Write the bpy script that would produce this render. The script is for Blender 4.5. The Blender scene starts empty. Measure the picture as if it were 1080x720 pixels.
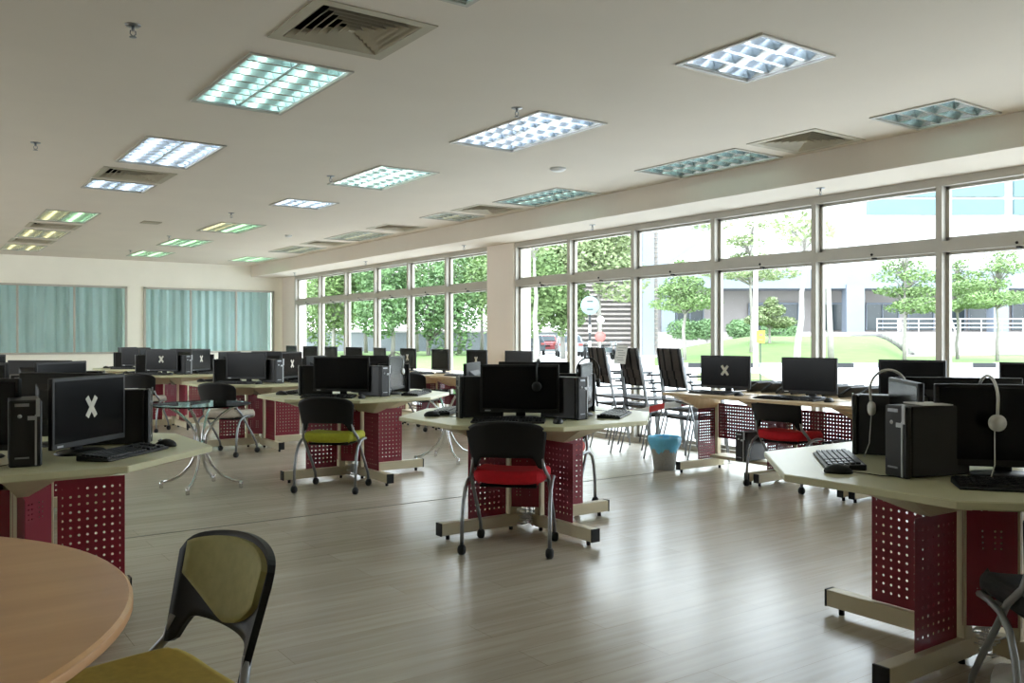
import bpy, bmesh, math, random
from mathutils import Vector, Matrix
PI = math.pi
R = math.radians
random.seed(11)
sc = bpy.context.scene
C = sc.collection

# ------------------------------------------------------------------ camera
YAW = 35.1
cam_d = bpy.data.cameras.new('camera')
cam = bpy.data.objects.new('camera', cam_d)
C.objects.link(cam)
cam.location = (0, 0, 1.26)
cam.rotation_euler = (R(90), 0, R(-YAW))
cam_d.sensor_width = 36
cam_d.lens = 921 / 1080 * 36
cam_d.shift_y = -5 / 1080
cam_d.clip_start = 0.05
cam_d.clip_end = 500
sc.camera = cam

# ------------------------------------------------------------------ light
sc.view_settings.view_transform = 'Standard'
sc.view_settings.look = 'None'
sc.view_settings.exposure = 1.7
sc.view_settings.gamma = 1
sc.view_settings.use_curve_mapping = False
SKY = 2.2
SUN = 1.2
w = bpy.data.worlds.new('overcast_sky')
sc.world = w
w.use_nodes = True
nt = w.node_tree
nt.nodes.clear()
out = nt.nodes.new('ShaderNodeOutputWorld')
bg = nt.nodes.new('ShaderNodeBackground')
tc = nt.nodes.new('ShaderNodeTexCoord')
sep = nt.nodes.new('ShaderNodeSeparateXYZ')
rmp = nt.nodes.new('ShaderNodeValToRGB')
rmp.color_ramp.elements[0].position = 0.0
rmp.color_ramp.elements[0].color = (0.90, 0.96, 1.0, 1)
rmp.color_ramp.elements[1].position = 0.8
rmp.color_ramp.elements[1].color = (0.72, 0.86, 1.0, 1)
nt.links.new(tc.outputs['Generated'], sep.inputs[0])
nt.links.new(sep.outputs['Z'], rmp.inputs[0])
nt.links.new(rmp.outputs[0], bg.inputs['Color'])
bg.inputs['Strength'].default_value = SKY
nt.links.new(bg.outputs[0], out.inputs[0])
sd = bpy.data.lights.new('hazy_sun', 'SUN')
sd.energy = SUN
sd.angle = R(12)
sd.color = (1, 0.96, 0.9)
so = bpy.data.objects.new('hazy_sun', sd)
C.objects.link(so)
so.rotation_euler = Vector((0.50, 0.45, -0.74)).to_track_quat('-Z', 'Y').to_euler()
sc.cycles.transparent_max_bounces = 24
sc.cycles.max_bounces = 9
sc.cycles.diffuse_bounces = 6
sc.cycles.glossy_bounces = 4
sc.cycles.sample_clamp_indirect = 6

# ------------------------------------------------------------------ materials
def s2l(c):
    return tuple((x / 12.92 if x <= 0.04045 else ((x + 0.055) / 1.055) ** 2.4) for x in [v / 255 for v in c])

MATS = {}
def mat(name, rgb, rough=0.5, metal=0.0, var=0.06, scale=8.0, spec=0.5, coat=0.0, emit=None, es=0.0, bump=0.0, trans=0.0, bscale=None):
    """principled material whose colour is broken up a little by noise"""
    if name in MATS:
        return MATS[name]
    m = bpy.data.materials.new(name)
    m.use_nodes = True
    n = m.node_tree.nodes
    l = m.node_tree.links
    b = n['Principled BSDF']
    c = s2l(rgb)
    tcn = n.new('ShaderNodeTexCoord')
    ns = n.new('ShaderNodeTexNoise')
    ns.inputs['Scale'].default_value = scale
    ns.inputs['Detail'].default_value = 3
    r = n.new('ShaderNodeValToRGB')
    r.color_ramp.elements[0].position = 0.3
    r.color_ramp.elements[1].position = 0.7
    r.color_ramp.elements[0].color = (*[x * (1 - var) for x in c], 1)
    r.color_ramp.elements[1].color = (*[min(1, x * (1 + var)) for x in c], 1)
    l.new(tcn.outputs['Object'], ns.inputs['Vector'])
    l.new(ns.outputs['Fac'], r.inputs[0])
    l.new(r.outputs[0], b.inputs['Base Color'])
    b.inputs['Roughness'].default_value = rough
    b.inputs['Metallic'].default_value = metal
    b.inputs['Specular IOR Level'].default_value = spec
    b.inputs['Coat Weight'].default_value = coat
    b.inputs['Coat Roughness'].default_value = 0.08
    b.inputs['Transmission Weight'].default_value = trans
    if emit:
        b.inputs['Emission Color'].default_value = (*s2l(emit), 1)
        b.inputs['Emission Strength'].default_value = es
    if bump:
        bp = n.new('ShaderNodeBump')
        bp.inputs['Strength'].default_value = bump
        n2 = n.new('ShaderNodeTexNoise')
        n2.inputs['Scale'].default_value = bscale or scale * 20
        l.new(tcn.outputs['Object'], n2.inputs['Vector'])
        l.new(n2.outputs['Fac'], bp.inputs['Height'])
        l.new(bp.outputs[0], b.inputs['Normal'])
    MATS[name] = m
    return m

def math_node(nt, op, a, b=None, c=None):
    nd = nt.nodes.new('ShaderNodeMath')
    nd.operation = op
    for i, v in enumerate((a, b, c)):
        if v is None:
            continue
        if isinstance(v, (int, float)):
            nd.inputs[i].default_value = v
        else:
            nt.links.new(v, nd.inputs[i])
    return nd.outputs[0]

def perforated(name, rgb, pitch, hole, boxes, rough=0.4):
    """painted sheet metal with real see-through round holes; boxes = list of (u0,u1,v0,v1) in metres"""
    m = mat(name, rgb, rough, 0.0, 0.04, 5)
    nt = m.node_tree
    uv = nt.nodes.new('ShaderNodeUVMap')
    sp = nt.nodes.new('ShaderNodeSeparateXYZ')
    nt.links.new(uv.outputs[0], sp.inputs[0])
    U, V = sp.outputs['X'], sp.outputs['Y']
    M = lambda op, a, b=None, c=None: math_node(nt, op, a, b, c)
    fu = M('SUBTRACT', M('FRACT', M('DIVIDE', M('ADD', U, 10 * pitch), pitch)), 0.5)
    fv = M('SUBTRACT', M('FRACT', M('DIVIDE', M('ADD', V, 10 * pitch), pitch)), 0.5)
    d = M('SQRT', M('ADD', M('MULTIPLY', fu, fu), M('MULTIPLY', fv, fv)))
    inside = M('LESS_THAN', d, hole / pitch / 2)
    tot = None
    for (u0, u1, v0, v1) in boxes:
        q = M('MULTIPLY', M('MULTIPLY', M('GREATER_THAN', U, u0), M('LESS_THAN', U, u1)),
              M('MULTIPLY', M('GREATER_THAN', V, v0), M('LESS_THAN', V, v1)))
        tot = q if tot is None else M('MAXIMUM', tot, q)
    fac = M('MULTIPLY', inside, tot)
    tr = nt.nodes.new('ShaderNodeBsdfTransparent')
    mx = nt.nodes.new('ShaderNodeMixShader')
    nt.links.new(fac, mx.inputs[0])
    nt.links.new(nt.nodes['Principled BSDF'].outputs[0], mx.inputs[1])
    nt.links.new(tr.outputs[0], mx.inputs[2])
    nt.links.new(mx.outputs[0], nt.nodes['Material Output'].inputs[0])
    return m

def glassy(name, tint, refl=0.08, rough=0.0):
    """thin pane: light goes straight through, a little is mirrored at grazing angles"""
    m = bpy.data.materials.new(name)
    m.use_nodes = True
    n = m.node_tree.nodes
    l = m.node_tree.links
    n.clear()
    o = n.new('ShaderNodeOutputMaterial')
    t = n.new('ShaderNodeBsdfTransparent')
    g = n.new('ShaderNodeBsdfGlossy')
    g.inputs['Roughness'].default_value = rough
    mx = n.new('ShaderNodeMixShader')
    f = n.new('ShaderNodeLayerWeight')
    f.inputs['Blend'].default_value = refl
    ns = n.new('ShaderNodeTexNoise')
    ns.inputs['Scale'].default_value = 0.7
    r = n.new('ShaderNodeValToRGB')
    r.color_ramp.elements[0].color = (*[x * 0.98 for x in tint], 1)
    r.color_ramp.elements[1].color = (*tint, 1)
    l.new(ns.outputs['Fac'], r.inputs[0])
    l.new(r.outputs[0], t.inputs[0])
    l.new(f.outputs['Fresnel'], mx.inputs[0])
    l.new(t.outputs[0], mx.inputs[1])
    l.new(g.outputs[0], mx.inputs[2])
    l.new(mx.outputs[0], o.inputs[0])
    return m

def plank_floor():
    m = bpy.data.materials.new('pale_laminate_planks')
    m.use_nodes = True
    n = m.node_tree.nodes
    l = m.node_tree.links
    b = n['Principled BSDF']
    tcn = n.new('ShaderNodeTexCoord')
    br = n.new('ShaderNodeTexBrick')
    br.offset = 0.37
    br.inputs['Scale'].default_value = 1.0
    br.inputs['Brick Width'].default_value = 1.25
    br.inputs['Row Height'].default_value = 0.19
    br.inputs['Mortar Size'].default_value = 0.0011
    br.inputs['Mortar Smooth'].default_value = 0.2
    br.inputs['Color1'].default_value = (*s2l((192, 183, 167)), 1)
    br.inputs['Color2'].default_value = (*s2l((181, 172, 156)), 1)
    br.inputs['Mortar'].default_value = (*s2l((140, 128, 110)), 1)
    l.new(tcn.outputs['Object'], br.inputs['Vector'])
    mp = n.new('ShaderNodeMapping')
    mp.inputs['Scale'].default_value = (1.6, 26, 1)
    ns = n.new('ShaderNodeTexNoise')
    ns.inputs['Scale'].default_value = 1.0
    ns.inputs['Detail'].default_value = 6
    l.new(tcn.outputs['Object'], mp.inputs[0])
    l.new(mp.outputs[0], ns.inputs['Vector'])
    r = n.new('ShaderNodeValToRGB')
    r.color_ramp.elements[0].position = 0.35
    r.color_ramp.elements[0].color = (0.80, 0.78, 0.74, 1)
    r.color_ramp.elements[1].position = 0.65
    r.color_ramp.elements[1].color = (1, 1, 1, 1)
    l.new(ns.outputs['Fac'], r.inputs[0])
    mx = n.new('ShaderNodeMix')
    mx.data_type = 'RGBA'
    mx.blend_type = 'MULTIPLY'
    mx.inputs[0].default_value = 0.8
    l.new(br.outputs['Color'], mx.inputs[6])
    l.new(r.outputs[0], mx.inputs[7])
    l.new(mx.outputs[2], b.inputs['Base Color'])
    b.inputs['Roughness'].default_value = 0.27
    b.inputs['Specular IOR Level'].default_value = 0.55
    return m

def wood(name, a, c, rough=0.3, sx=1.0, sy=14.0):
    m = bpy.data.materials.new(name)
    m.use_nodes = True
    n = m.node_tree.nodes
    l = m.node_tree.links
    b = n['Principled BSDF']
    tcn = n.new('ShaderNodeTexCoord')
    mp = n.new('ShaderNodeMapping')
    mp.inputs['Scale'].default_value = (sx, sy, 1)
    ns = n.new('ShaderNodeTexNoise')
    ns.inputs['Scale'].default_value = 2.0
    ns.inputs['Detail'].default_value = 5
    r = n.new('ShaderNodeValToRGB')
    r.color_ramp.elements[0].position = 0.3
    r.color_ramp.elements[1].position = 0.7
    r.color_ramp.elements[0].color = (*s2l(a), 1)
    r.color_ramp.elements[1].color = (*s2l(c), 1)
    l.new(tcn.outputs['Object'], mp.inputs[0])
    l.new(mp.outputs[0], ns.inputs['Vector'])
    l.new(ns.outputs['Fac'], r.inputs[0])
    l.new(r.outputs[0], b.inputs['Base Color'])
    b.inputs['Roughness'].default_value = rough
    return m

M = dict(
    floor=plank_floor(),
    ceiling=mat('ceiling_paint', (218, 209, 196), 0.9, 0, 0.02, 1.5),
    wall=mat('wall_paint', (240, 236, 223), 0.85, 0, 0.02, 2),
    column=mat('column_paint', (230, 220, 210), 0.8, 0, 0.02, 2),
    frame=mat('powder_coated_frame', (176, 172, 162), 0.45, 0.15, 0.03, 6),
    desktop=mat('desktop_laminate', (208, 205, 168), 0.32, 0, 0.03, 4),
    edge=mat('desk_edge_band', (200, 194, 158), 0.4, 0, 0.03, 9),
    wooddesk=wood('window_desk_laminate', (206, 178, 138), (220, 194, 154), 0.35, 14, 1),
    beige=mat('beige_metal', (208, 198, 168), 0.45, 0.0, 0.03, 6),
    maroon=mat('maroon_metal', (128, 16, 40), 0.42, 0, 0.05, 5),
    blackp=mat('black_plastic', (9, 9, 10), 0.45, 0, 0.15, 20),
    blackg=mat('black_screen', (7, 8, 10), 0.2, 0, 0.1, 5, spec=0.22),
    blackc=mat('black_chair_shell', (9, 9, 9), 0.5, 0, 0.1, 20, spec=0.35),
    keyc=mat('black_keycap', (24, 24, 26), 0.4, 0, 0.1, 30),
    rubber=mat('black_rubber', (12, 12, 12), 0.7, 0, 0.1, 30),
    chrome=mat('brushed_chrome', (205, 205, 205), 0.18, 1.0, 0.03, 10),
    tube=mat('silver_grey_tube', (150, 153, 156), 0.35, 0.75, 0.04, 10),
    silver=mat('silver_plastic', (178, 180, 182), 0.35, 0.4, 0.04, 10),
    red=mat('red_fabric', (196, 8, 30), 0.8, 0, 0.08, 40, bump=0.15),
    pink=mat('coral_fabric', (214, 92, 84), 0.8, 0, 0.08, 40, bump=0.15),
    olive=mat('olive_fabric', (172, 168, 114), 0.8, 0, 0.08, 40, bump=0.15),
    lime=mat('lime_fabric', (170, 172, 44), 0.8, 0, 0.08, 40, bump=0.15),
    mustard=mat('mustard_fabric', (188, 164, 70), 0.8, 0, 0.08, 40, bump=0.15),
    greyf=mat('pale_grey_fabric', (190, 182, 168), 0.8, 0, 0.08, 40, bump=0.15),
    tapered=mat('red_tape_stripe', (214, 60, 60), 0.5, 0, 0.03, 12),
    tape=mat('white_masking_tape', (222, 220, 208), 0.7, 0, 0.04, 30),
    white=mat('white_plastic', (222, 222, 220), 0.45, 0, 0.03, 12),
    paper=mat('white_paper', (238, 238, 236), 0.85, 0, 0.02, 12),
    yellow=mat('yellow_sticker', (206, 208, 40), 0.6, 0, 0.04, 12),
    table=wood('beech_tabletop', (214, 162, 106), (226, 178, 122), 0.3, 1.2, 9),
    tableedge=mat('beech_edge_band', (222, 172, 124), 0.4, 0, 0.05, 6),
    tglass=glassy('green_table_glass', (0.74, 0.9, 0.84), 0.2),
    pane=glassy('clear_window_glass', (0.97, 0.99, 0.98), 0.03),
    tealpane=glassy('teal_tinted_glass', (0.935, 0.965, 0.968), 0.12),
    curtain=mat('pale_teal_curtain', (214, 234, 232), 0.85, 0, 0.04, 3, trans=0.0),
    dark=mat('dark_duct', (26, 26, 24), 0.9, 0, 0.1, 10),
    vent=mat('vent_metal', (176, 168, 148), 0.6, 0.1, 0.03, 10),
    alu=mat('louvre_aluminium', (205, 212, 214), 0.22, 0.9, 0.03, 10),
    trayw=mat('white_light_tray', (226, 232, 232), 0.5, 0.1, 0.02, 10),
    bag=mat('light_blue_plastic_bag', (112, 204, 248), 0.35, 0, 0.08, 18),
    binm=mat('grey_mesh_bin', (176, 178, 180), 0.5, 0.1, 0.1, 60),
    mesh=mat('black_seat_mesh', (62, 54, 50), 0.6, 0, 0.15, 60),
    grass=mat('grass', (96, 120, 60), 0.95, 0, 0.14, 1.2),
    paving=mat('pale_paving', (226, 224, 220), 0.9, 0, 0.06, 0.8),
    asphalt=mat('sunlit_asphalt', (205, 204, 204), 0.9, 0, 0.06, 0.8),
    sunblocker=mat('sun_blocker_grey', (150, 150, 150), 0.9, 0, 0.05, 1),
    concrete=mat('grey_concrete', (104, 110, 112), 0.9, 0, 0.1, 0.6),
    facade=mat('pale_facade', (158, 152, 150), 0.85, 0, 0.04, 0.5),
    bluegrey=mat('blue_grey_cladding', (122, 130, 142), 0.7, 0, 0.04, 0.5),
    bwhite=mat('white_cladding', (196, 196, 196), 0.7, 0, 0.03, 0.5),
    bglass=mat('teal_curtain_wall_glass', (84, 112, 116), 0.25, 0.1, 0.05, 0.5),
    dglass=mat('dark_window_glass', (62, 72, 76), 0.2, 0, 0.2, 0.7),
    slat=mat('weathered_louvre_slat', (134, 126, 122), 0.8, 0, 0.08, 2),
    bark=mat('pale_bark', (140, 136, 130), 0.9, 0, 0.12, 4),
    leafa=mat('fresh_leaf', (112, 136, 84), 0.7, 0, 0.25, 0.8),
    leafb=mat('yellow_green_leaf', (128, 142, 100), 0.7, 0, 0.2, 0.8),
    leafc=mat('deep_green_leaf', (100, 130, 84), 0.7, 0, 0.25, 0.8),
    carw=mat('white_car_paint', (150, 150, 152), 0.25, 0, 0.02, 2, coat=0.5),
    carr=mat('red_car_paint', (150, 60, 62), 0.25, 0, 0.02, 2, coat=0.5),
    cars=mat('silver_car_paint', (84, 92, 98), 0.25, 0.3, 0.02, 2, coat=0.5),
    blue=mat('blue_paint', (70, 100, 150), 0.4, 0, 0.04, 2),
    signg=mat('pale_green_sign_face', (112, 140, 136), 0.5, 0, 0.04, 3),
    yel=mat('yellow_sign_face', (176, 146, 40), 0.5, 0, 0.04, 3),
    redp=mat('red_sign_paint', (168, 84, 78), 0.5, 0, 0.04, 3),
    blackpaint=mat('black_kerb_paint', (40, 42, 44), 0.8, 0, 0.1, 3),
)
M['perf'] = perforated('perforated_maroon_panel', (128, 16, 40), 0.036, 0.0115, [(-0.126, 0.126, -0.216, 0.216)])
M['perfgroup'] = perforated('maroon_panel_with_hole_groups', (134, 16, 42), 0.022, 0.009,
                            [(-0.066, -0.022, -0.154, -0.066), (0.0, 0.044, -0.154, -0.066), (-0.066, -0.022, 0.066, 0.154), (0.0, 0.044, 0.066, 0.154)])
M['perfdense'] = perforated('densely_perforated_maroon_panel', (110, 14, 36), 0.026, 0.0105, [(-0.104, 0.104, -0.234, 0.234)])
M['perfmod'] = perforated('perforated_modesty_panel', (110, 14, 36), 0.03, 0.0085, [(-0.36, 0.36, -0.15, 0.15)])

def tubelight(name, rgb, es):
    return mat(name, rgb, 0.4, 0, 0.0, 1, emit=rgb, es=es)

# ------------------------------------------------------------------ mesh builder
class MB:
    def __init__(s):
        s.v, s.f, s.sm, s.mi, s.uv = [], [], [], [], {}
        s.m = 0
    def add(s, vs, fs, smooth=False, mx=None):
        o = len(s.v)
        for v in vs:
            v = Vector(v)
            s.v.append(mx @ v if mx is not None else v)
        for f in fs:
            s.f.append([o + i for i in f])
            s.sm.append(smooth)
            s.mi.append(s.m)
        return o
    def box(s, c, d, mx=None):
        x, y, z = [q / 2 for q in d]
        vs = [(c[0] + a * x, c[1] + b * y, c[2] + e * z) for a in (-1, 1) for b in (-1, 1) for e in (-1, 1)]
        s.add(vs, [(0, 1, 3, 2), (4, 6, 7, 5), (0, 4, 5, 1), (2, 3, 7, 6), (0, 2, 6, 4), (1, 5, 7, 3)], False, mx)
        return s
    def hull(s, lo, hi, mx=None):
        """prism between two rings of equal length"""
        n = len(lo)
        fs = [tuple(range(n))[::-1], tuple(range(n, 2 * n))]
        fs += [(i, (i + 1) % n, n + (i + 1) % n, n + i) for i in range(n)]
        s.add(list(lo) + list(hi), fs, False, mx)
        return s
    def prism(s, poly, z0, z1, mx=None):
        return s.hull([(p[0], p[1], z0) for p in poly], [(p[0], p[1], z1) for p in poly], mx)
    def tube(s, pts, r, n=8, mx=None, caps=True):
        pts = [Vector(p) for p in pts]
        rs = r if isinstance(r, (list, tuple)) else [r] * len(pts)
        vs, fs = [], []
        up = None
        for i, p in enumerate(pts):
            t = (pts[min(i + 1, len(pts) - 1)] - pts[max(i - 1, 0)]).normalized()
            if up is None:
                up = Vector((0, 0, 1)) if abs(t.z) < 0.9 else Vector((1, 0, 0))
            a = t.cross(up)
            if a.length < 1e-5:
                a = t.orthogonal()
            a.normalize()
            b = a.cross(t).normalized()
            up = b
            for k in range(n):
                q = 2 * PI * k / n
                vs.append(p + (a * math.cos(q) + b * math.sin(q)) * rs[i])
        for i in range(len(pts) - 1):
            for k in range(n):
                fs.append((i * n + k, i * n + (k + 1) % n, (i + 1) * n + (k + 1) % n, (i + 1) * n + k))
        s.add(vs, fs, True, mx)
        if caps:
            o = len(s.v) - len(vs)
            s.f.append([o + k for k in range(n)][::-1]); s.sm.append(False); s.mi.append(s.m)
            s.f.append([o + (len(pts) - 1) * n + k for k in range(n)]); s.sm.append(False); s.mi.append(s.m)
        return s
    def lathe(s, prof, n=20, mx=None, smooth=True):
        vs, fs = [], []
        for (r, z) in prof:
            for k in range(n):
                q = 2 * PI * k / n
                vs.append((r * math.cos(q), r * math.sin(q), z))
        for i in range(len(prof) - 1):
            for k in range(n):
                fs.append((i * n + k, i * n + (k + 1) % n, (i + 1) * n + (k + 1) % n, (i + 1) * n + k))
        o = s.add(vs, fs, smooth, mx)
        m = len(prof)
        if prof[0][0] > 1e-5:
            s.f.append([o + k for k in range(n)][::-1]); s.sm.append(False); s.mi.append(s.m)
        if prof[-1][0] > 1e-5:
            s.f.append([o + (m - 1) * n + k for k in range(n)]); s.sm.append(False); s.mi.append(s.m)
        return s
    def ball(s, c, r, n=10, mx=None):
        r = r if isinstance(r, (tuple, list)) else (r, r, r)
        vs, fs = [], []
        h = n // 2 + 1
        for i in range(h + 1):
            a = PI * i / h
            for k in range(n):
                q = 2 * PI * k / n
                vs.append((c[0] + r[0] * math.sin(a) * math.cos(q), c[1] + r[1] * math.sin(a) * math.sin(q), c[2] - r[2] * math.cos(a)))
        for i in range(h):
            for k in range(n):
                fs.append((i * n + k, i * n + (k + 1) % n, (i + 1) * n + (k + 1) % n, (i + 1) * n + k))
        s.add(vs, fs, True, mx)
        return s
    def sheet(s, fn, nu, nv, th, smooth=True):
        """closed curved slab: fn(i/nu, j/nv) -> (point, normal)"""
        A, B = [], []
        for j in range(nv + 1):
            for i in range(nu + 1):
                p, n = fn(i / nu, j / nv)
                p = Vector(p); n = Vector(n)
                A.append(p + n * th / 2); B.append(p - n * th / 2)
        k = nu + 1
        N = len(A)
        fs = []
        for j in range(nv):
            for i in range(nu):
                a = j * k + i
                fs.append((a, a + 1, a + k + 1, a + k))
                fs.append((N + a + k, N + a + k + 1, N + a + 1, N + a))
        s.add(A + B, fs, smooth)
        o = len(s.v) - 2 * N
        rim = [i for i in range(k)] + [j * k + nu for j in range(1, nv + 1)] + [nv * k + i for i in range(nu - 1, -1, -1)] + [j * k for j in range(nv - 1, 0, -1)]
        for q in range(len(rim)):
            a, b = rim[q], rim[(q + 1) % len(rim)]
            s.f.append([o + b, o + a, o + N + a, o + N + b]); s.sm.append(False); s.mi.append(s.m)
        return s
    def build(s, name, m, parent=None, loc=(0, 0, 0), rotz=0, bevel=0, uvf=None, seg=1):
        me = bpy.data.meshes.new(name)
        me.from_pydata([tuple(v) for v in s.v], [], s.f)
        me.polygons.foreach_set('use_smooth', s.sm)
        me.polygons.foreach_set('material_index', s.mi)
        for q in (m if isinstance(m, (list, tuple)) else [m]):
            me.materials.append(q)
        if uvf:
            ul = me.uv_layers.new(name='UVMap')
            for lp in me.loops:
                ul.data[lp.index].uv = uvf(me.vertices[lp.vertex_index].co)
        if bevel:
            bm = bmesh.new(); bm.from_mesh(me)
            es = [e for e in bm.edges if len(e.link_faces) == 2 and e.calc_face_angle(0) > 0.6]
            bmesh.ops.bevel(bm, geom=es, offset=bevel, segments=seg, affect='EDGES', clamp_overlap=True)
            bmesh.ops.recalc_face_normals(bm, faces=bm.faces)
            bm.to_mesh(me); bm.free()
        else:
            bm = bmesh.new(); bm.from_mesh(me)
            bmesh.ops.recalc_face_normals(bm, faces=bm.faces)
            bm.to_mesh(me); bm.free()
        o = bpy.data.objects.new(name, me)
        C.objects.link(o)
        o.location = loc
        o.rotation_euler = (0, 0, rotz)
        if parent:
            o.parent = parent
        return o

def tag(o, label=None, cat=None, group=None, kind=None):
    if label: o['label'] = label
    if cat: o['category'] = cat
    if group: o['group'] = group
    if kind: o['kind'] = kind
    return o

def empty(name, loc=(0, 0, 0), rz=0, label=None, cat=None, group=None):
    o = bpy.data.objects.new(name, None)
    o.empty_display_size = 0.1
    C.objects.link(o)
    o.location = loc
    o.rotation_euler = (0, 0, rz)
    return tag(o, label, cat, group)

KIDS = {}
def dup(src, loc, rz, label, group=None, rx=0, ry=0):
    if src not in KIDS:
        KIDS[src] = [(c, list(c.children)) for c in src.children]
    r = src.copy()
    C.objects.link(r)
    r.location = loc
    r.rotation_euler = (rx, ry, rz)
    r['label'] = label
    if group: r['group'] = group
    for c, gs in KIDS[src]:
        c2 = c.copy(); C.objects.link(c2); c2.parent = r
        for g in gs:
            g2 = g.copy(); C.objects.link(g2); g2.parent = c2
    return r

USED = set()
def put(src, loc, rz, label, group=None, rx=0, ry=0):
    """first call moves the built thing itself, later calls copy it"""
    if src in USED:
        return dup(src, loc, rz, label, group, rx, ry)
    USED.add(src)
    src.location = loc
    src.rotation_euler = (rx, ry, rz)
    src['label'] = label
    if group: src['group'] = group
    return src

def struct(mb, name, m, **k):
    return tag(mb.build(name, m, **k), kind='structure')

# ------------------------------------------------------------------ room shell
WX = 7.2       # inner face of the window wall
BY = 19.4      # back wall
CZ = 2.85      # ceiling
X0, Y0 = -4.2, -4.0
TW = 0.3
# ceiling openings (x, y, half x, half y)
LIGHTS = []    # filled below
LONG, SQ = (0.30, 0.60), (0.30, 0.30)
troffers = [
    # x, y, size, tint, label
    (1.92, 3.24, SQ, 'aqua', 'ceiling light cut off by the top edge of the photo'),
    (4.02, 3.30, SQ, 'cool', 'square ceiling light with dark louvre cells above the right desks'),
    (6.08, 3.38, SQ, 'aquadim', 'dim greenish square ceiling light beside the beam, farthest right'),
    (1.92, 5.44, LONG, 'aqua', 'large aqua ceiling light behind the big square vent'),
    (4.00, 5.52, LONG, 'cool', 'long bluish ceiling light in the middle of the ceiling'),
    (6.08, 5.55, LONG, 'aquadim', 'long dim ceiling light along the beam behind a square vent'),
    (1.92, 7.92, LONG, 'cool', 'long bluish ceiling light left, behind the large aqua one'),
    (3.97, 7.93, LONG, 'green', 'long pale green ceiling light behind the middle bluish one'),
    (6.05, 7.95, LONG, 'aquadim', 'long dim green ceiling light farther along the beam'),
    (1.90, 9.92, SQ, 'cool', 'small bluish ceiling light directly behind a left vent'),
    (3.97, 9.98, SQ, 'cool', 'small square bluish ceiling light in the middle row'),
    (6.00, 9.92, SQ, 'warmoff', 'tan switched-off square ceiling light by the beam'),
    (1.82, 12.85, LONG, 'mixed', 'half green half amber ceiling light at the left'),
    (3.97, 12.8, LONG, 'mixed', 'half green half amber ceiling light in the middle row'),
    (5.95, 12.7, LONG, 'warmoff', 'tan long ceiling light far along the beam'),
    (1.82, 15.25, LONG, 'amber', 'amber ceiling light at the far left'),
    (3.97, 15.3, LONG, 'lime', 'lime green ceiling light, second farthest in the middle row'),
    (5.95, 15.3, LONG, 'warmoff', 'tan long ceiling light second farthest along the beam'),
    (1.82, 17.75, LONG, 'amber', 'farthest amber ceiling light at the left edge'),
    (3.97, 17.75, LONG, 'lime', 'farthest lime green ceiling light near the back wall'),
    (5.95, 17.75, LONG, 'lime', 'farthest ceiling light in the corner beside the beam'),
]
vents = [
    (1.93, 4.20, 'large square ceiling vent at the top of the photo'),
    (6.05, 4.45, 'square ceiling vent by the beam above the window desks'),
    (1.90, 9.18, 'square ceiling vent between two bluish lights at left'),
    (6.02, 9.12, 'square ceiling vent behind the third beam light'),
    (1.82, 14.05, 'square ceiling vent between amber lights at far left'),
    (5.95, 14.0, 'square ceiling vent between tan lights along the beam'),
    (1.82, 16.45, 'farthest left square ceiling vent between amber lights'),
    (5.95, 11.4, 'square ceiling vent in front of the tan long light'),
]
holes = [(x - s[0], x + s[0], y - s[1], y + s[1]) for (x, y, s, _, _) in troffers] + [(x - 0.3, x + 0.3, y - 0.3, y + 0.3) for (x, y, _) in vents]
xs = sorted(set([X0, WX] + [q for h in holes for q in h[:2]]))
ys = sorted(set([Y0, BY] + [q for h in holes for q in h[2:]]))
mb = MB()
grid = {}
def vid(i, j):
    if (i, j) not in grid:
        mb.v.append(Vector((xs[i], ys[j], CZ)))
        grid[i, j] = len(mb.v) - 1
    return grid[i, j]
for i in range(len(xs) - 1):
    for j in range(len(ys) - 1):
        cx, cy = (xs[i] + xs[i + 1]) / 2, (ys[j] + ys[j + 1]) / 2
        if any(h[0] < cx < h[1] and h[2] < cy < h[3] for h in holes):
            continue
        mb.f.append([vid(i, j), vid(i, j + 1), vid(i + 1, j + 1), vid(i + 1, j)]); mb.sm.append(False); mb.mi.append(0)
struct(mb, 'ceiling', M['ceiling'])
struct(MB().box(((X0 + WX) / 2, (Y0 + BY) / 2, 3.25), (WX - X0 + 0.6, BY - Y0 + 0.6, 0.2)), 'ceiling_sun_blocker', M['sunblocker'])  # unseen slab added over the ceiling openings to block outside light
struct(MB().box(((X0 + WX) / 2, (Y0 + BY) / 2, -0.05), (WX - X0 + 0.1, BY - Y0, 0.1)), 'floor', M['floor'])
struct(MB().box(((X0 + WX) / 2, 5.86, 0.0005), (WX - X0, 0.012, 0.003)), 'trim_1', mat('dark_expansion_strip', (122, 116, 104), 0.6))
LW = (7.0, 18.0, 0.9, 2.4)   # opening added in the unseen left wall to let in fill light
mb = MB()
mb.box((X0 - 0.1, (Y0 + LW[0]) / 2, 1.6), (0.2, LW[0] - Y0 + 0.2, 3.2)).box((X0 - 0.1, (LW[1] + BY) / 2 + 0.1, 1.6), (0.2, BY - LW[1] + 0.2, 3.2))
mb.box((X0 - 0.1, (LW[0] + LW[1]) / 2, LW[2] / 2), (0.2, LW[1] - LW[0], LW[2])).box((X0 - 0.1, (LW[0] + LW[1]) / 2, (LW[3] + 3.2) / 2), (0.2, LW[1] - LW[0], 3.2 - LW[3]))
struct(mb, 'wall_left', M['wall'])
mb = MB()
for k in range(9):
    mb.box((X0 - 0.1, LW[0] + (LW[1] - LW[0]) * k / 8, (LW[2] + LW[3]) / 2), (0.1, 0.06, LW[3] - LW[2]))
mb.box((X0 - 0.1, (LW[0] + LW[1]) / 2, LW[2] + 0.03), (0.1, LW[1] - LW[0], 0.06)).box((X0 - 0.1, (LW[0] + LW[1]) / 2, LW[3] - 0.03), (0.1, LW[1] - LW[0], 0.06))
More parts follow.
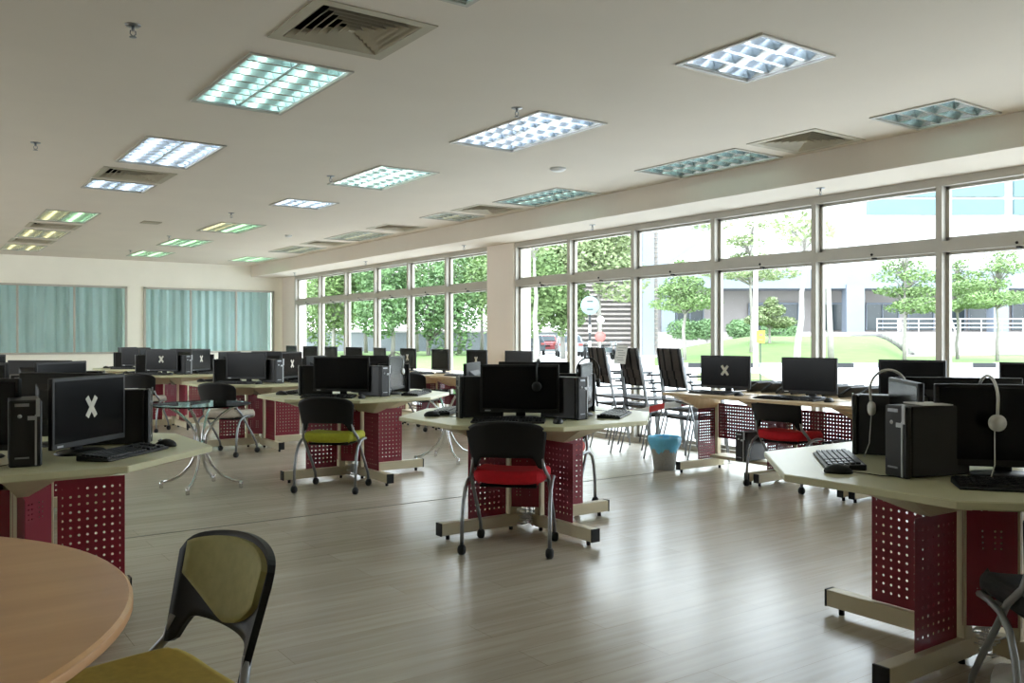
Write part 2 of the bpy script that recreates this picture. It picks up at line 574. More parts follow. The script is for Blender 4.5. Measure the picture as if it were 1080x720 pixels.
struct(mb, 'window_5', M['frame'])  # frame bars of the added fill-light opening, out of view
struct(MB().box(((X0 + WX) / 2, Y0 - 0.1, 1.6), (WX - X0 + 0.6, 0.2, 3.2)), 'wall_rear', M['wall'])
# dropped beam along the windows
struct(MB().box(((6.48 + WX + 0.2) / 2, (Y0 + BY) / 2, (2.60 + 3.15) / 2), (WX + 0.2 - 6.48, BY - Y0, 0.55)), 'ceiling_beam', M['ceiling'])
# back wall with two openings
OP = [(-1.14, 3.88), (4.2, 7.0)]
ZB, ZT = 0.91, 2.30
mb = MB()
mb.box(((X0 + WX + 0.2) / 2, BY + 0.08, ZB / 2), (WX + 0.2 - X0, 0.16, ZB))
mb.box(((X0 + WX + 0.2) / 2, BY + 0.08, (ZT + 3.15) / 2), (WX + 0.2 - X0, 0.16, 3.15 - ZT))
for a, b in ((X0, OP[0][0]), (OP[0][1], OP[1][0]), (OP[1][1], WX + 0.2)):
    mb.box(((a + b) / 2, BY + 0.08, (ZB + ZT) / 2), (b - a, 0.16, ZT - ZB))
mb.box(((X0 + WX) / 2, BY + 0.62, 1.6), (WX - X0, 0.08, 3.1))
struct(mb, 'wall_back', M['wall'])
for k, (a, b, divs) in enumerate([(OP[0][0], OP[0][1], (-0.1, 0.89, 1.89, 2.89)), (OP[1][0], OP[1][1], (5.16, 6.14))]):
    root = empty('window_%d' % (k + 1), (a, BY, ZB))
    root['kind'] = 'structure'
    W = b - a
    H = ZT - ZB
    fr = MB()
    fr.box((W / 2, -0.01, 0.02), (W, 0.06, 0.04)).box((W / 2, -0.01, H - 0.02), (W, 0.06, 0.04))
    fr.box((0.02, -0.01, H / 2), (0.04, 0.06, H)).box((W - 0.02, -0.01, H / 2), (0.04, 0.06, H))
    for d in divs:
        fr.box((d - a, -0.005, H / 2), (0.035, 0.05, H))
    fr.build('window_frame', M['frame'], root)
    MB().box((W / 2, 0.03, H / 2), (W - 0.02, 0.008, H - 0.02)).build('window_glass', M['tealpane'], root)
    cu = MB()
    n = int(W / 0.025)
    A = []
    for i in range(n + 1):
        x = i * W / n
        A.append((x, 0.2 + 0.035 * math.sin(x * 34 + 1.3 * math.sin(x * 5)) + 0.015 * math.sin(x * 71)))
    vs = [(x, y, -0.15) for x, y in A] + [(x, y, H + 0.15) for x, y in A]
    cu.add(vs, [(i, i + 1, n + 2 + i, n + 1 + i) for i in range(n)], True)
    cu.build('curtain', M['curtain'], root)
struct(MB().box(((X0 + WX) / 2, BY - 0.01, 0.05), (WX - X0, 0.02, 0.1)), 'baseboard_back', M['beige'])

# window wall: two glazed runs with a column between
HEADZ, TRZ = 2.58, 2.02
runs = [('window_3', -1.2, 10.17, [0.2, 1.45, 2.70, 3.965, 5.2, 6.47, 7.73, 8.95]),
        ('window_4', 10.85, 18.6, [12.1, 13.38, 14.67, 15.98, 17.28])]
for nm, a, b, divs in runs:
    root = empty(nm, (WX, a, 0))
    root['kind'] = 'structure'
    L = b - a
    fr = MB()
    fr.box((0.06, L / 2, 0.03), (0.14, L, 0.06))
    fr.box((0.06, L / 2, HEADZ - 0.0), (0.14, L, 0.10))
    fr.build('window_frame', M['frame'], root)
    edges = [a] + divs + [b]
    for d in edges:
        o = MB().box((0.06, d - a, HEADZ / 2), (0.13, 0.055, HEADZ)).build('mullion', M['frame'], root)
    for i in range(len(edges) - 1):
        y0, y1 = edges[i] - a, edges[i + 1] - a
        t = MB().box((0.055, (y0 + y1) / 2, TRZ), (0.12, y1 - y0 - 0.05, 0.09)).build('transom', M['frame'], root)
        MB().box((0.03, (y0 + y1) / 2, TRZ - 0.053), (0.04, 0.03, 0.015)).ball((-0.012, (y0 + y1) / 2, TRZ - 0.02), 0.012, 6).build('latch', M['rubber'], t)
        s = MB()
        for (za, zb) in ((0.06, TRZ - 0.045), (TRZ + 0.045, HEADZ - 0.05)):
            s.box((0.08, y0 + 0.042, (za + zb) / 2), (0.04, 0.03, zb - za)).box((0.08, y1 - 0.042, (za + zb) / 2), (0.04, 0.03, zb - za))
            s.box((0.08, (y0 + y1) / 2, za + 0.018), (0.04, y1 - y0 - 0.06, 0.036)).box((0.08, (y0 + y1) / 2, zb - 0.012), (0.04, y1 - y0 - 0.06, 0.024))
        s.build('sash', M['frame'], root)
        g = MB()
        for (za, zb) in ((0.09, TRZ - 0.06), (TRZ + 0.07, HEADZ - 0.07)):
            g.add([(0.08, y0 + 0.05, za), (0.08, y1 - 0.05, za), (0.08, y1 - 0.05, zb), (0.08, y0 + 0.05, zb)], [(0, 1, 2, 3)])
        g.build('window_glass', M['pane'], root)
mb = MB()
mb.box((WX + 0.13, (18.6 + BY) / 2, 1.5), (0.26, BY - 18.6, 3.0))
mb.box((WX + 0.13, (Y0 - 1.2) / 2, 1.5), (0.26, -1.2 - Y0, 3.0))
mb.box((WX + 0.16, (Y0 + BY) / 2, (HEADZ + 0.05 + 3.15) / 2), (0.28, BY - Y0, 3.15 - HEADZ - 0.05))
struct(mb, 'wall_right', M['column'])
struct(MB().box((WX + 0.125, 10.51, 1.3), (0.31, 0.68, 2.6)), 'wall_column', M['column'])

# ------------------------------------------------------------------ ceiling fittings
TINT = dict(cool=((226, 234, 255), 3.6), aqua=((196, 234, 224), 2.8), aquadim=((190, 226, 214), 1.5), green=((210, 240, 226), 3.0),
            lime=((190, 236, 178), 2.6), amber=((238, 218, 156), 1.7), warmoff=((216, 204, 160), 0.7))
TL = {k: tubelight(k + '_lamp_glow', v[0], v[1]) for k, v in TINT.items()}

def make_troffer(size, tint):
    hx, hy = size
    root = empty('ceiling_light', cat='ceiling light')
    f = MB()
    t = 0.022
    for sx in (-1, 1):
        f.box((sx * (hx + 0.004), 0, -0.004), (t, 2 * hy + 2 * t - 0.014, 0.012))
    for sy in (-1, 1):
        f.box((0, sy * (hy + 0.004), -0.004), (2 * hx - t + 0.008, t, 0.012))
    f.build('trim_frame', M['frame'], root)
    h = MB()
    hz = 0.11
    for sx in (-1, 1):
        h.box((sx * (hx - 0.004), 0, hz / 2 + 0.002), (0.006, 2 * hy - 0.004, hz))
    for sy in (-1, 1):
        h.box((0, sy * (hy - 0.004), hz / 2 + 0.002), (2 * hx - 0.012, 0.006, hz))
    h.box((0, 0, hz + 0.006), (2 * hx - 0.004, 2 * hy - 0.004, 0.008))
    h.build('housing', M['trayw'], root)
    ncell = 8 if hy > 0.5 else 4
    halves = (-1, 1)
    for sx in halves:
        cx = sx * hx / 2
        lv = MB()
        cw = 2 * hy / ncell
        for k in range(ncell + 1):
            y = -hy + 0.012 + k * (2 * hy - 0.024) / ncell
            lv.hull([(cx - hx / 2 + 0.012, y - 0.012, 0.006), (cx + hx / 2 - 0.012, y - 0.012, 0.006), (cx + hx / 2 - 0.012, y + 0.012, 0.006), (cx - hx / 2 + 0.012, y + 0.012, 0.006)],
                    [(cx - hx / 2 + 0.035, y - 0.002, 0.062), (cx + hx / 2 - 0.035, y - 0.002, 0.062), (cx + hx / 2 - 0.035, y + 0.002, 0.062), (cx - hx / 2 + 0.035, y + 0.002, 0.062)])
        for sd2 in (-1, 1):
            x = cx + sd2 * (hx / 2 - 0.006)
            x2 = cx + sd2 * (hx / 2 - 0.034)
            lv.hull([(x - 0.003, -hy + 0.01, 0.005), (x + 0.003, -hy + 0.01, 0.005), (x + 0.003, hy - 0.01, 0.005), (x - 0.003, hy - 0.01, 0.005)],
                    [(x2 - 0.002, -hy + 0.01, 0.085), (x2 + 0.002, -hy + 0.01, 0.085), (x2 + 0.002, hy - 0.01, 0.085), (x2 - 0.002, hy - 0.01, 0.085)])
        lv.build('louvre', M['alu'], root)
        tn = tint
        if tint == 'mixed':
            tn = 'amber' if sx < 0 else 'lime'
        MB().tube([(cx, -hy + 0.03, 0.088), (cx, hy - 0.03, 0.088)], 0.014, 10).build('lamp_tube', TL[tn], root)
    return root

protos = {}
for (x, y, s, tint, lab) in troffers:
    k = (s, tint)
    if k not in protos:
        protos[k] = make_troffer(s, tint)
    put(protos[k], (x, y, CZ), 0, lab, 'louvred ceiling lights')

def make_vent():
    root = empty('ceiling_vent', cat='air vent')
    f = MB()
    def ring(r0, z0, r1, z1, th=0.003):
        for q in range(4):
            mx = Matrix.Rotation(q * PI / 2, 4, 'Z')
            f.hull([(-r0, -r0, z0), (r0, -r0, z0), (r1, -r1, z1), (-r1, -r1, z1)], [(-r0, -r0, z0 + th), (r0, -r0, z0 + th), (r1, -r1, z1 + th), (-r1, -r1, z1 + th)], mx)
    ring(0.33, -0.006, 0.27, -0.004, 0.006)
    f.build('frame', M['vent'], root)
    f = MB()
    for k in range(6):
        r = 0.265 - k * 0.043
        ring(r, -0.004, r - 0.034, 0.034)
    f.box((0, 0, 0.0), (0.03, 0.03, 0.006))
    f.build('diffuser_blades', M['vent'], root)
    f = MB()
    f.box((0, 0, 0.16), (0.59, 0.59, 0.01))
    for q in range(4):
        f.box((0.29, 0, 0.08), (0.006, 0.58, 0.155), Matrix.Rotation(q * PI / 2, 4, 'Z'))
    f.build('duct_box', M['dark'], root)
    return root
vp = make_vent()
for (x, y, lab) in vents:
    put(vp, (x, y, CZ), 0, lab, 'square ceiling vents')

def make_sprinkler():
    root = empty('fire_sprinkler', cat='sprinkler')
    MB().lathe([(0.0, -0.006), (0.035, -0.005), (0.04, 0.0)], 16).build('escutcheon', M['tube'], root)
    MB().tube([(0, 0, -0.002), (0, 0, -0.03)], 0.009, 8).tube([(-0.012, 0, -0.028), (-0.014, 0, -0.045), (0, 0, -0.058)], 0.003, 6).tube([(0.012, 0, -0.028), (0.014, 0, -0.045), (0, 0, -0.058)], 0.003, 6).build('frame_arms', M['tube'], root)
    MB().lathe([(0.0, -0.060), (0.018, -0.060), (0.018, -0.063), (0, -0.063)], 12).build('deflector', M['tube'], root)
    return root
sp = make_sprinkler()
for (x, y, z, lab) in [(0.98, 4.76, CZ, 'ceiling sprinkler nearest the upper left corner of the photo'),
                       (0.92, 8.1, CZ, 'lone ceiling sprinkler at the left, level with a bluish light'),
                       (3.52, 4.95, CZ, 'ceiling sprinkler beside the middle long bluish light'),
                       (3.5, 8.1, CZ, 'ceiling sprinkler beside the pale green long light'),
                       (3.5, 11.25, CZ, 'ceiling sprinkler in front of the mixed green and amber light'),
                       (3.5, 14.4, CZ, 'ceiling sprinkler between the lime green lights'),
                       (3.5, 17.2, CZ, 'ceiling sprinkler nearest the back wall'),
                       (6.8, 4.84, 2.6, 'sprinkler under the beam above the right windows'),
                       (6.8, 8.0, 2.6, 'sprinkler under the beam left of the tall window run'),
                       (6.8, 10.9, 2.6, 'sprinkler under the beam next to the column'),
                       (6.8, 14.2, 2.6, 'sprinkler under the beam above the far windows'),
                       (6.8, 17.6, 2.6, 'farthest sprinkler under the beam')]:
    put(sp, (x, y, z), 0, lab, 'sprinklers')
tag(MB().lathe([(0.0, -0.03), (0.05, -0.028), (0.075, -0.012), (0.08, 0.0)], 24).build('smoke_detector', M['white'], loc=(5.1, 6.5, CZ)),
    'round white smoke detector on the ceiling behind the middle light', 'smoke detector')
tag(MB().box((0, 0, -0.006), (0.24, 0.24, 0.012)).box((0, 0, -0.014), (0.18, 0.18, 0.006)).build('ceiling_hatch', M['vent'], loc=(2.87, 12.8, CZ), bevel=0.003),
    'small square plate on the ceiling between two far light rows', 'hatch')
tag(MB().lathe([(0.0, -0.03), (0.045, -0.028), (0.06, 0.0)], 20).build('smoke_detector', M['white'], loc=(5.0, 13.2, CZ)),
    'farther round white detector on the ceiling near the tan lights', 'smoke detector')

# ------------------------------------------------------------------ octagonal desks
DZ = 0.747
OA = 0.79
t8 = math.tan(PI / 8)
octo = []
for k in range(8):
    a = PI / 8 + k * PI / 4
    rr = OA / math.cos(PI / 8)
    octo.append((rr * math.cos(a), rr * math.sin(a)))

def make_octo():
    root = empty('octagonal_desk', cat='desk')
    top = MB().prism(octo, DZ - 0.028, DZ)
    top.build('desktop', M['desktop'], root, bevel=0.004)
    for k in range(4):
        mx = Matrix.Rotation(k * PI / 2, 4, 'Z')
        # arm along +x
        f = MB().box((0.37, 0, 0.068), (0.62, 0.06, 0.075), mx).build('foot_bar', M['beige'], root, bevel=0.003)
        MB().box((0.683, 0, 0.068), (0.010, 0.062, 0.078), mx).build('end_cap', M['rubber'], f)
        fe = MB()
        for r in (0.14, 0.62):
            fe.tube([mx @ Vector((r, 0, 0.0)), mx @ Vector((r, 0, 0.032))], 0.013, 8)
        fe.build('levelling_foot', M['rubber'], f)
        MB().box((0.135, 0, 0.355), (0.055, 0.05, 0.66), mx).build('upright', M['beige'], root, bevel=0.003)
        g = MB()
        g.hull([(0.10, -0.03, 0.60), (0.40, -0.02, 0.60), (0.40, 0.02, 0.60), (0.10, 0.03, 0.60)],
               [(0.10, -0.17, DZ - 0.03), (0.70, -0.11, DZ - 0.03), (0.70, 0.11, DZ - 0.03), (0.10, 0.17, DZ - 0.03)], mx)
        g.build('underside_bracket', M['beige'], root)
        mi = mx.inverted()
        MB().box((0.325, 0, 0.352), (0.29, 0.002, 0.49), mx).build('side_panel', M['perf'], root,
            uvf=lambda c, mi=mi: ((mi @ c).x - 0.325, (mi @ c).z - 0.352))
        m2 = Matrix.Rotation(k * PI / 2 + PI / 4, 4, 'Z')
        mj = m2.inverted()
        MB().box((0.125, 0, 0.375), (0.002, 0.21, 0.44), m2).build('corner_panel', M['perfgroup'], root,
            uvf=lambda c, mj=mj: ((mj @ c).y, (mj @ c).z - 0.375))
    return root

# ------------------------------------------------------------------ computer kit
def make_monitor(tape=False, sticker=True):
    root = empty('monitor', cat='monitor')
    W, H, T = 0.495, 0.30, 0.022
    zb = 0.040
    # faces -y
    b = MB().box((0, 0, zb + H / 2), (W, T, H))
    b.hull([(-0.16, T / 2, zb + 0.05), (0.16, T / 2, zb + 0.05), (0.16, T / 2, zb + 0.25), (-0.16, T / 2, zb + 0.25)][::-1],
           [(-0.12, T / 2 + 0.03, zb + 0.08), (0.12, T / 2 + 0.03, zb + 0.08), (0.12, T / 2 + 0.03, zb + 0.22), (-0.12, T / 2 + 0.03, zb + 0.22)][::-1])
    hb = b.build('housing', M['blackp'], root, bevel=0.003)
    MB().box((0, -T / 2 - 0.0005, zb + H / 2 + 0.005), (W - 0.03, 0.002, H - 0.04)).build('screen', M['blackg'], root)
    n = MB()
    n.hull([(-0.03, 0.05, 0.01), (0.03, 0.05, 0.01), (0.03, 0.075, 0.01), (-0.03, 0.075, 0.01)], [(-0.025, 0.03, 0.19), (0.025, 0.03, 0.19), (0.025, 0.05, 0.19), (-0.025, 0.05, 0.19)])
    n.build('stand', M['blackp'], root, bevel=0.003)
    MB().lathe([(0.105, 0), (0.11, 0.004), (0.10, 0.012), (0.02, 0.016), (0, 0.016)], 24, Matrix.Translation((0, 0.04, 0)) @ Matrix.Diagonal((1.15, 0.85, 1, 1))).build('base', M['blackp'], root)
    if sticker:
        MB().box((-0.20, -T / 2 - 0.001, zb + 0.012), (0.036, 0.002, 0.008)).build('silver_badge', M['silver'], root)
    if tape:
        c = MB()
        for s in (-1, 1):
            c.box((0, -T / 2 - 0.002 - 0.0006 * (s + 1), zb + 0.165), (0.024, 0.001, 0.105), Matrix.Translation((0, 0, zb + 0.165)) @ Matrix.Rotation(s * 0.62, 4, 'Y') @ Matrix.Translation((0, 0, -zb - 0.165)))
        o = c.build('tape_cross', M['tape'], root)
        o['label'] = 'white masking tape cross stuck on the screen'
    return root

def make_tower(label=False):
    root = empty('computer_tower', cat='computer')
    W, D, H = 0.112, 0.28, 0.262
    MB().box((0, 0.01, H / 2 + 0.003), (W, D - 0.02, H - 0.006)).build('case', M['blackp'], root, bevel=0.004)
    fp = MB().box((0, -D / 2 + 0.006, H / 2), (W + 0.004, 0.024, H)).build('front_panel', M['blackp'], root, bevel=0.006)
    s = MB()
    y = -D / 2 - 0.008
    s.box((0.036, y, 0.105), (0.007, 0.005, 0.2)).box((0.043, y, 0.232), (0.014, 0.005, 0.07))
    s.box((0.022, y, 0.192), (0.03, 0.005, 0.016))
    s.build('silver_strip', M['silver'], fp)
    MB().box((-0.012, -D / 2 - 0.0075, H - 0.018), (0.05, 0.003, 0.012)).build('drive_slot', M['tube'], fp)
    MB().box((-0.012, -D / 2 - 0.0075, 0.036), (0.05, 0.003, 0.006)).build('maker_badge', M['tube'], fp)
    MB().ball((-0.02, -D / 2 - 0.006, 0.20), (0.008, 0.004, 0.008), 10).build('power_button', M['silver'], fp)
    if label:
        MB().box((0.03, -0.05, H + 0.0005), (0.04, 0.07, 0.001)).box((W / 2 + 0.0006, -0.06, H - 0.045), (0.001, 0.07, 0.035)).build('paper_label', M['paper'], root)
        MB().box((W / 2 + 0.0008, -0.075, H - 0.062), (0.001, 0.03, 0.02)).build('yellow_sticker', M['yellow'], root)
    return root

def make_keyboard():
    root = empty('keyboard', cat='keyboard')
    k = MB()
    k.hull([(-0.22, -0.075, 0.001), (0.22, -0.075, 0.001), (0.22, 0.075, 0.001), (-0.22, 0.075, 0.001)],
           [(-0.22, -0.075, 0.011), (0.22, -0.075, 0.011), (0.22, 0.075, 0.024), (-0.22, 0.075, 0.024)])
    k.build('case', M['blackp'], root, bevel=0.003)
    q = MB()
    tilt = math.atan2(0.013, 0.15)
    for r in range(6):
        y = -0.055 + r * 0.0205
        for c in range(21):
            x = -0.202 + c * 0.0198
            if c in (14, 18) and r < 5 and random.random() < 1:
                continue
            if r == 0 and 4 <= c <= 8:
                if c == 6:
                    q.box((x, y, 0.015 + (y + 0.075) * 0.087), (0.096, 0.016, 0.008))
                continue
            q.box((x, y, 0.015 + (y + 0.075) * 0.087), (0.0165, 0.016, 0.008))
    q.build('keys', M['keyc'], root)
    return root

def make_mouse():
    root = empty('computer_mouse', cat='mouse')
    vs = []
    b = MB()
    b.ball((0, 0, 0.006), (0.031, 0.054, 0.030), 14)
    for v in b.v:
        if v.z < 0: v.z = 0
        if v.y > 0.0: v.z *= 1 - 0.25 * v.y / 0.05
    b.build('shell', M['blackp'], root)
    MB().tube([(-0.0, 0.02, 0.032), (0.0, 0.038, 0.026)], 0.004, 8).build('scroll_wheel', M['tube'], root)
    MB().tube([(0, 0.052, 0.006), (0.01, 0.10, 0.004), (0.04, 0.14, 0.003), (0.05, 0.2, 0.003)], 0.002, 5).build('cable', M['rubber'], root)
    return root

def make_headset(m, label_mat='white'):
    """band in the xz plane, hangs from its top"""
    root = empty('headset', cat='headset')
    pts = []
    for k in range(17):
        a = PI * k / 16
        pts.append((0.075 * math.cos(a), 0, -0.075 + 0.085 * math.sin(a)))
    pts = [(0.07, 0, -0.135)] + pts + [(-0.07, 0, -0.135)]
    MB().tube(pts, 0.0055, 8).build('headband', m, root)
    for s in (-1, 1):
        MB().lathe([(0, -0.012), (0.024, -0.012), (0.03, -0.004), (0.03, 0.008), (0.02, 0.014), (0, 0.014)], 18,
                   Matrix.Translation((s * 0.068, 0, -0.155)) @ Matrix.Rotation(PI / 2, 4, 'Y')).build('ear_cup', m, root)
    return root

def make_chair(seat_m, back_pad=None):
    """castor chair, faces +y, origin on the floor"""
    root = empty('castor_chair', cat='chair')
    sm = MB()
    def sfn(u, v):
        x = (u - 0.5) * 2
        y = (v - 0.5) * 2
        r = (abs(x) ** 5 + abs(y) ** 5) ** 0.2
        sc_ = 1 / max(r, 1e-6) * max(abs(x), abs(y)) if r > 0 else 1
        X = 0.216 * x * sc_
        Y = 0.02 + 0.215 * y * sc_
        Z = 0.432 + 0.012 * x * x - (0.03 * max(0, y) ** 3) + 0.008 * max(0, -y)
        return (X, Y, Z), (0, 0, 1)
    sm.sheet(sfn, 14, 14, 0.078)
    s = sm.build('seat', seat_m, root)
    md = s.modifiers.new('soft', 'BEVEL')
    md.width = 0.03; md.segments = 4; md.limit_method = 'ANGLE'
    pan = MB().box((0, 0.0, 0.388), (0.34, 0.32, 0.014)).build('seat_pan', M['blackc'], root, bevel=0.006)
    def back_pt(u, z):
        lean = -(z - 0.45) * 0.24
        return Vector(((0.205 + 0.035 * (z - 0.5) / 0.27) * u, -0.195 + lean + 0.055 * abs(u) ** 2.2, z))
    def ztop(u): return 0.78 - 0.036 * u * u - 0.032 * abs(u) ** 14
    def zbot(u): return 0.565 - 0.07 / (1 + math.exp(-(abs(u) - 0.80) * 28))
    def nrm(u): return Vector((-0.5 * u * abs(u) ** 0.2, 1, 0.24)).normalized()
    bk = MB()
    bk.sheet(lambda a, b: (back_pt(a * 2 - 1, zbot(a * 2 - 1) + (ztop(a * 2 - 1) - zbot(a * 2 - 1)) * b), nrm(a * 2 - 1)), 28, 10, 0.016)
    bko = bk.build('backrest', M['blackc'], root)
    if back_pad:
        def ptop(u): return ztop(u * 0.86) - 0.014
        def pbot(u): return 0.575 + 0.085 * abs(u) ** 1.6
        p = MB().sheet(lambda a, b: (back_pt((a * 2 - 1) * 0.88, pbot(a * 2 - 1) + (ptop(a * 2 - 1) - pbot(a * 2 - 1)) * b) + nrm((a * 2 - 1) * .88) * 0.013, nrm(a * 2 - 1)), 24, 10, 0.016)
        po = p.build('back_cushion', back_pad, root)
    for sx in (-1, 1):
        x = 0.232 * sx
        fr = MB().tube([(0.20 * sx, -0.170, 0.56), (0.212 * sx, -0.155, 0.50), (x, -0.10, 0.44), (x, -0.02, 0.34), (x, 0.10, 0.20), (x, 0.17, 0.11), (x, 0.185, 0.058)], 0.0115, 8)
        fr.build('front_leg', M['tube'], root)
        rl = MB().tube([(0.19 * sx, 0.13, 0.405), (0.236 * sx, 0.10, 0.412), (0.245 * sx, 0.0, 0.420), (0.25 * sx, -0.09, 0.412), (0.252 * sx, -0.16, 0.375), (0.254 * sx, -0.205, 0.30), (0.256 * sx, -0.228, 0.20), (0.256 * sx, -0.24, 0.058)], 0.0115, 8)
        rl.build('rear_leg', M['tube'], root)
        for (xx, yy) in ((x, 0.185), (0.256 * sx, -0.24)):
            c = MB()
            c.lathe([(0, -0.022), (0.018, -0.022), (0.029, -0.013), (0.030, 0.0), (0.029, 0.013), (0.018, 0.022), (0, 0.022)], 14, Matrix.Translation((xx, yy, 0.0302)) @ Matrix.Rotation(PI / 2, 4, 'Y'))
            c.ball((xx, yy, 0.038), (0.020, 0.024, 0.022), 8)
            c.build('castor', M['rubber'], root)
    MB().tube([(-0.232, 0.04, 0.40), (0.232, 0.04, 0.40)], 0.009, 6).tube([(-0.2, -0.15, 0.505), (-0.19, -0.12, 0.44), (-0.15, -0.1, 0.40)], 0.008, 6).build('cross_rail', M['tube'], root)
    return root

CH = {k: None for k in ('red', 'lime', 'grey', 'olive', 'pink')}
CH['red'] = make_chair(M['red'])
CH['lime'] = make_chair(M['lime'])
CH['grey'] = make_chair(M['greyf'])
CH['olive'] = make_chair(M['mustard'], M['olive'])
CH['pink'] = make_chair(M['pink'])
CH['dark'] = make_chair(mat('charcoal_fabric', (52, 52, 54), 0.8, 0, 0.1, 40))
OCT = make_octo()
MON = make_monitor()
MONX = make_monitor(True)
TOW = make_tower()
TOWL = make_tower(True)
KEY = make_keyboard()
MOU = make_mouse()

# seat directions of an octagonal desk: name -> angle of outward direction
SEAT = {'near': R(225), 'right': R(315), 'left': R(135), 'far': R(45)}
AXIS = {'nw': R(180), 'sw': R(270), 'se': R(0), 'ne': R(90)}
pods = [
    # x, y, phrase, {seat: phrase}, taped, seats, towers
    (3.50, 1.76, 'the right foreground desk', dict(near='facing the camera', left='turned left, seen edge-on', right='hidden at the right', far='at the back'), (), ('near', 'left', 'far'), ('nw', 'ne')),
    (3.42, 4.68, 'the desk behind the red chair', dict(near='facing the red chair', left='turned left', right='turned right', far='behind the front one'), (), ('near', 'left', 'right', 'far'), ('nw', 'sw', 'se')),
    (3.38, 7.27, 'the desk behind the lime seated chair', dict(near='facing the lime chair', left='turned left', right='turned right', far='behind the front one'), (), ('near', 'left', 'right', 'far'), ('nw', 'sw', 'se')),
    (3.42, 9.92, 'the third centre-row desk back', dict(near='facing the camera', left='turned left', right='turned right', far='at the back'), ('right',), ('near', 'left', 'right', 'far'), ('nw', 'sw', 'se')),
    (3.20, 12.8, 'the fourth centre-row desk back', dict(near='facing the camera', left='turned left', right='turned right', far='at the back'), ('right', 'near'), ('near', 'left', 'right', 'far'), ('nw', 'sw', 'se')),
    (3.38, 15.25, 'the farthest desk of the centre row', dict(near='facing the camera', left='turned left', right='turned right', far='at the back'), (), ('near', 'left'), ('nw',)),
    (0.42, 4.50, 'the left foreground desk', dict(near='at the left photo edge', left='out left', right='facing the brown table', far='facing the far wall'), ('right',), ('near', 'right', 'far'), ('sw', 'se')),
    (0.66, 7.05, 'the second desk at the left', dict(near='facing front left', left='out left', right='with a grey screen', far='at the back'), (), ('near', 'right', 'far'), ('sw', 'se')),
    (0.42, 9.9, 'the farthest left desk', dict(near='facing front left', left='out left', right='facing front right', far='at the back'), (), ('right', 'far'), ('se',)),
]
ARM = {'nw': 'left', 'sw': 'front', 'se': 'right', 'ne': 'rear'}
for (px, py, ph, sd_, taped, seats, tows) in pods:
    dk = put(OCT, (px, py, 0), 0, 'octagonal cream desk with maroon panels: ' + ph, 'octagonal computer desks')
    if ph == 'the left foreground desk':
        for c_ in dk.children:      # this desk's foot towards the aisle ends flush with its panel
            if c_.name.startswith('foot_bar') and max(v.co.x for v in c_.data.vertices) > 0.6:
                c_.scale.x = 0.72
    for s in seats:
        a = SEAT[s]
        d = Vector((math.cos(a), math.sin(a)))
        side = Vector((-d.y, d.x))
        rz = a + PI / 2
        jit = R(random.uniform(-4, 4))
        src = MONX if s in taped else MON
        mr = (0.28 if px == 3.50 else 0.26 if px == 0.42 else 0.345) if s == 'near' else 0.27 if s == 'far' else 0.28 if px == 3.50 else 0.38
        off = -0.07 if (s == 'far' and px == 0.42) else 0.0
        put(src, (px + d.x * mr + side.x * off, py + d.y * mr + side.y * off, DZ), rz + jit, ('black monitor with a tape cross, ' if s in taped else 'black monitor ') + sd_[s] + ' on ' + ph, 'monitors on the octagonal desks')
        kr = 0.575 if px < 3.5 else 0.53
        put(KEY, (px + d.x * kr - side.x * 0.03, py + d.y * kr - side.y * 0.03, DZ), rz + jit * 2, 'black keyboard ' + sd_[s] + ' on ' + ph, 'keyboards on the octagonal desks')
        put(MOU, (px + d.x * 0.585 + side.x * 0.27, py + d.y * 0.585 + side.y * 0.27, DZ), rz + jit * 3, 'black mouse ' + sd_[s] + ' on ' + ph, 'mice on the octagonal desks')
    for t in tows:
        a = AXIS[t]
        src = TOWL if (ph == 'the left foreground desk' and t == 'se') else TOW
        tr = 0.38 if px > 2 else 0.44
        yaw = R({'nw': 252, 'sw': 18, 'se': 72, 'ne': 198}[t])
        if t == 'sw' and px < 2: yaw = R(-4)
        put(src, (px + math.cos(a) * tr, py + math.sin(a) * tr, DZ), yaw, 'black computer tower at the ' + ARM[t] + ' corner of ' + ph, 'towers on the octagonal desks')

def face(a): return a - PI / 2   # chair built facing +y; a = heading
put(CH['red'], (3.42 - 0.405, 4.68 - 0.395, 0), face(R(45)), 'black-backed castor chair with red seat at the centre desk, facing away', 'castor chairs')
put(CH['lime'], (3.38 - 0.42, 7.27 - 0.50, 0), face(R(47)), 'black-backed castor chair with lime green seat, facing its desk', 'castor chairs')
put(CH['grey'], (3.38 - 0.47, 9.92 - 0.47, 0), face(R(38)), 'black-backed castor chair with pale seat behind the left glass table', 'castor chairs')
dup(CH['grey'], (3.20 - 0.5, 12.8 - 0.45, 0), face(R(52)), 'castor chair at the fourth desk back, seen past the near-left computers', 'castor chairs')
put(CH['olive'], (0.43, 2.075, 0), face(R(188)), 'castor chair with olive back cushion drawn up to the brown table', 'castor chairs')
put(CH['pink'], (3.42 + 0.52, 4.68 + 0.40, 0), face(R(215)), 'castor chair with coral seat on the far side of the centre desk', 'castor chairs')
dup(CH['red'], (6.12, 4.66, 0), face(R(6)), 'castor chair with red seat pushed under the window desks', 'castor chairs')
dup(CH['pink'], (5.85, 10.45, 0), face(R(20)), 'castor chair with coral seat at the far row of window desks', 'castor chairs')
put(CH['dark'], (3.50 - 0.47, 1.76 - 0.52, 0), face(R(48)), 'castor chair cut off by the right photo edge at the foreground desk', 'castor chairs')

